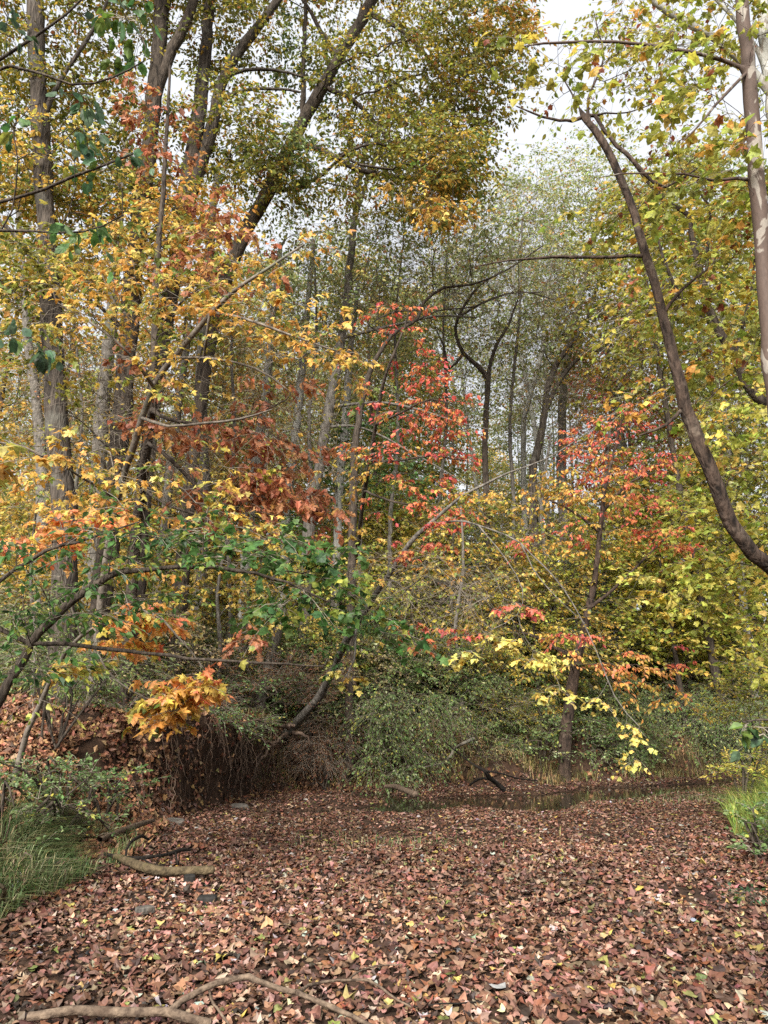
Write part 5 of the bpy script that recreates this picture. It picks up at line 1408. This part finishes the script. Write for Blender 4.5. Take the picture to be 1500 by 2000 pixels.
stick('fallen_branch', 'bare grey-brown forked branch lying on the leaves across the bottom left', 'branch', [
    [(55, 1986, 19, 0.06), (100, 1980, 21, 0.07), (150, 1972, 23, 0.08), (220, 1977, 23, 0.08), (290, 1977, 22, 0.08), (330, 1977, 22, 0.08), (370, 1990, 22, 0.07), (410, 1999, 21, 0.06)],
    [(325, 1976, 17, 0.08), (350, 1955, 16, 0.12), (385, 1935, 16, 0.16), (420, 1920, 16, 0.19), (455, 1911, 15, 0.2), (485, 1908, 16, 0.2), (500, 1915, 14, 0.2), (545, 1931, 13, 0.17), (580, 1939, 12, 0.15), (620, 1956, 12, 0.13), (645, 1966, 13, 0.12), (690, 1987, 11, 0.09), (730, 2005, 9, 0.06)],
    [(410, 1925, 7, 0.18), (414, 1950, 6, 0.12), (425, 1970, 6, 0.08), (445, 1998, 6, 0.05)],
    [(578, 1938, 8, 0.15), (600, 1925, 8, 0.14), (635, 1917, 7, 0.13), (680, 1914, 6, 0.13), (720, 1915, 6, 0.12), (745, 1930, 6, 0.1), (775, 1952, 5, 0.07), (802, 1966, 4, 0.05)],
    [(680, 1913, 5, 0.13), (700, 1897, 4, 0.13), (735, 1886, 4, 0.12), (785, 1884, 3, 0.1)]], 'wood')
stick('twig', 'thin dark twig lying on the leaves at the bottom right of the forked branch', 'twig', [[(806, 1966, 4, 0.06), (860, 1961, 4, 0.07), (930, 1957, 4, 0.07), (1010, 1949, 3, 0.06)]], 'wet', sides=6)
stick('fallen_log', 'thick mossy log end jutting from the left grass over the leaves', 'log', [
    [(225, 1672, 13, 0.14), (255, 1684, 20, 0.12), (290, 1697, 23, 0.10), (330, 1702, 22, 0.09), (375, 1701, 22, 0.09), (417, 1699, 21, 0.1)]], 'moss')
stick('dead_branch', 'black wet branch tangle lying behind the mossy log', 'branch', [
    [(205, 1668, 9, 0.12), (245, 1676, 9, 0.12), (290, 1674, 9, 0.13), (330, 1668, 9, 0.13), (352, 1660, 10, 0.14), (372, 1660, 6, 0.12)],
    [(235, 1655, 6, 0.25), (245, 1640, 7, 0.28), (275, 1632, 8, 0.24), (290, 1640, 5, 0.16)],
    [(275, 1672, 4, 0.16), (300, 1688, 3, 0.1), (330, 1690, 3, 0.08)], [(340, 1668, 5, 0.12), (348, 1690, 4, 0.06), (350, 1668, 3, 0.2)]], 'wet')
stick('fallen_log', 'brown log half buried in the bank grass behind the black branch tangle', 'log', [[(195, 1640, 13, 0.22), (235, 1624, 14, 0.2), (270, 1611, 14, 0.18), (300, 1602, 9, 0.16)]], 'wood')
stick('driftwood', 'pale crooked stick under the edge of the left grass', 'stick', [[(100, 1733, 6, 0.05), (125, 1722, 8, 0.07), (140, 1712, 8, 0.09), (165, 1709, 8, 0.1), (185, 1700, 7, 0.12), (205, 1690, 5, 0.12)]], 'wood')
stick('fallen_log', 'short cut log lying at the water edge under the pouring bush', 'log', [[(752, 1536, 9, 0.08), (770, 1536, 13, 0.1), (790, 1543, 15, 0.1), (812, 1552, 17, 0.08)]], 'wood')
stick('driftwood', 'pale dead branch arching on the far bank above the water', 'stick', [
    [(925, 1443, 10, 1.0), (905, 1452, 10, 0.9), (888, 1463, 9, 0.75), (880, 1476, 8, 0.6), (870, 1490, 8, 0.42)], [(873, 1488, 5, 0.44), (850, 1494, 4, 0.4), (823, 1499, 3, 0.35)]], 'smooth')
stick('dead_branch', 'fallen dark branch with its twigs dipping into the creek water', 'branch', [
    [(985, 1543, 13, -0.05), (970, 1530, 12, 0.1), (955, 1518, 11, 0.25), (945, 1505, 9, 0.4), (920, 1490, 5, 0.55), (900, 1475, 4, 0.7), (870, 1450, 3, 1.0)],
    [(950, 1512, 7, 0.3), (935, 1518, 7, 0.22), (918, 1533, 6, 0.03)], [(945, 1505, 6, 0.4), (975, 1510, 5, 0.35), (1010, 1520, 4, 0.2), (1050, 1525, 3, 0.1)], [(960, 1522, 6, 0.2), (975, 1537, 5, 0.0), (985, 1540, 3, -0.1)]], 'wet')
stick('mossy_snag', 'curled mossy root stub at the lower left edge of the grass', 'stump', [
    [(-30, 1790, 34, 0.05), (0, 1776, 30, 0.06), (20, 1770, 20, 0.05), (32, 1768, 10, 0.04)], [(-5, 1770, 18, 0.08), (4, 1750, 13, 0.2), (8, 1737, 10, 0.28), (0, 1728, 8, 0.32), (-12, 1732, 6, 0.3)]], 'moss')


u, v = region(26000, -6.2, -2.6, 8.5, 13.6)
s, r, pl = sides_of(u, v)
ok = (s > -0.1) & (s < 3.0) & (nz(np.stack([u, v], -1), 1.6, 2) > -0.5)
lt = litter('fallen_leaves', u[ok][:9000], v[ok][:9000], 0.1, 'floor', lift=0.05, tilt=0.4, kind='dry')
tag(lt, 'brown leaves caught on the broken slope left of the hanging roots', 'fallen leaves', kind='stuff')
u, v = region(30000, -4.4, 1.5, 13.5, 20.5)
s, r, pl = sides_of(u, v)
ok = (s > -0.1) & (s < 1.3)
lt = litter('fallen_leaves', u[ok][:3500], v[ok][:3500], 0.09, 'floor', lift=0.05, tilt=0.7, kind='dry')
tag(lt, 'scattered brown leaves lodged on the undercut bank', 'fallen leaves', kind='stuff')

# roots hanging from the undercut lip
def roots(name, lab, stems, cat='roots'):
    t = Tree()
    for rows in stems:
        t.trace(rows, world=True, free=True, step=0.07, wob=0.045)
    return t.build(name, lab, cat, M_BARK['root'], sides=5)


la = BANK[5:11]
stems = []
for k in range(700):
    f = rng.uniform(0.3, 4.4)
    i = int(f)
    c = la[i] + (la[i + 1] - la[i]) * (f - i)
    tdir = unit(la[i + 1] - la[i])
    inw = np.array([-tdir[1], tdir[0]])
    q = c + inw * rng.uniform(0.15, 0.75)
    s0 = surf(np.array([q[0]]), np.array([q[1]]))[0]
    out = -np.array([inw[0], inw[1], 0])
    L = 0.25 + 1.2 * rng.random() ** 1.6
    top = s0 + out * 0.06 + [0, 0, -0.03]
    d = rng.normal(0, 0.2, 3)
    rr_ = rng.uniform(0.002, 0.006) * (2.6 if rng.random() < 0.07 else 1)
    if k % 4 == 0:
        d = d + np.array([tdir[0], tdir[1], 0]) * rng.normal(0, 0.5)
    stems.append([(*top, rr_), (*(top + out * rng.uniform(0.0, 0.14) + d * 0.5 + [0, 0, -L * 0.4]), rr_ * 0.8), (*(top + out * rng.uniform(-0.1, 0.15) + d + [0, 0, -L]), rr_ * 0.45)])
roots('hanging_roots', 'curtain of thin brown roots hanging from the undercut left bank', stems)

roots('exposed_root', 'pale looping roots at the base of the leaning thin tree on the bank', [
    [(*P(575, 1418, 17.9)[0], 0.05), (*P(540, 1415, 17.5)[0], 0.045), (*P(500, 1405, 17.2)[0], 0.03), (*P(470, 1425, 17.1)[0], 0.022), (*P(462, 1460, 17.1)[0], 0.016)],
    [(*P(560, 1432, 17.8)[0], 0.05), (*P(530, 1452, 17.4)[0], 0.035), (*P(505, 1440, 17.2)[0], 0.028), (*P(480, 1455, 17.1)[0], 0.022), (*P(476, 1480, 17.1)[0], 0.018), (*P(495, 1490, 17.1)[0], 0.014), (*P(510, 1470, 17.2)[0], 0.01)],
    [(*P(550, 1440, 17.8)[0], 0.05), (*P(520, 1470, 17.5)[0], 0.035), (*P(500, 1500, 17.3)[0], 0.025), (*P(490, 1530, 17.2)[0], 0.015)],
    [(*P(570, 1430, 18)[0], 0.05), (*P(600, 1440, 18)[0], 0.03), (*P(612, 1470, 18.2)[0], 0.02)]], 'roots')


def stone(lab, px, py, z, sx, sy, sz, mat, rot=0.0, tiltx=0.0):
    g = G(px, py, z)
    g[2] = H(g[0], g[1]) + 0.045
    sx, sy = 0.75 * sx, 0.75 * sy
    n1, n2 = 14, 9
    th = np.linspace(0, 2 * pi, n1, endpoint=False)
    ph = np.linspace(-pi / 2, pi / 2, n2)
    T, Q = np.meshgrid(th, ph)
    c = lambda a: np.sign(np.cos(a)) * np.abs(np.cos(a)) ** 0.45
    s_ = lambda a: np.sign(np.sin(a)) * np.abs(np.sin(a)) ** 0.45
    v = np.stack([c(Q) * c(T) * sx, c(Q) * s_(T) * sy, s_(Q) * sz], -1).reshape(-1, 3)
    v *= (1 + 0.12 * nz(v * 6 + px, 1.0, 2))[:, None]
    i = np.arange(n1 * n2).reshape(n2, n1)
    q = np.stack([i[:-1], np.roll(i[:-1], -1, 1), np.roll(i[1:], -1, 1), i[1:]], -1).reshape(-1, 4)
    o = mk('stone', v, [q], [mat])
    o.location = g
    o.rotation_euler = (tiltx, 0, rot)
    return tag(o, lab, 'stone')


stone('flat grey slab leaning at the foot of the root curtain', 340, 1588, 0.12, 0.26, 0.14, 0.035, M_BARK['stone'], -0.5, 0.35)
stone('dark square-edged stone sitting alone in the leaves right of the mossy log', 405, 1748, 0.05, 0.12, 0.10, 0.05, M_BARK['slate'], 0.1)
stone('small dark stone between the mossy log and the square-edged stone', 370, 1722, 0.04, 0.07, 0.06, 0.04, M_BARK['slate'], 0.4)
stone('small upright grey stone at the edge of the left grass', 113, 1712, 0.08, 0.06, 0.05, 0.1, M_BARK['stone'], 0.3)
stone('pale flat stone in the leaves below the mossy log', 283, 1778, 0.04, 0.10, 0.07, 0.03, M_BARK['stone'], 0.7)
stone('grey slab at the foot of the bank below the looping roots', 470, 1552, 0.1, 0.22, 0.12, 0.05, M_BARK['stone'], 0.4, 0.3)
stone('flat pale slab right of the root curtain at the creek bed edge', 525, 1557, 0.1, 0.24, 0.13, 0.04, M_BARK['stone'], -0.4, 0.2)

# small leafy plant on the leaf carpet at the right
t = Tree()
g = G(1465, 1765, 0.0)
for k in range(6):
    a = k * 1.05
    t.trace([(*(g + [0, 0, -0.03]), 0.004), (*(g + [0.05 * cos(a), 0.05 * sin(a), 0.06]), 0.003), (*(g + [0.1 * cos(a), 0.1 * sin(a), 0.08]), 0.002)], world=True, root=True, step=0.05)
pts_ = g + np.stack([rng.normal(0, 0.07, 26), rng.normal(0, 0.07, 26), rng.uniform(0.05, 0.1, 26)], -1)
t.grow(pts_, style('oval', 0.06, 'teal', nt=1, nl=2, L=0.04, hang=0.1, tilt=0.3), seg=0.05)
t.build('leafy_plant', 'low blue green leafy plant on the leaf carpet near the right edge', 'plant', M_BARK['dark'], twig_r=0.002)
print('objects', len(bpy.data.objects), 'verts', sum(len(m.vertices) for m in bpy.data.meshes))
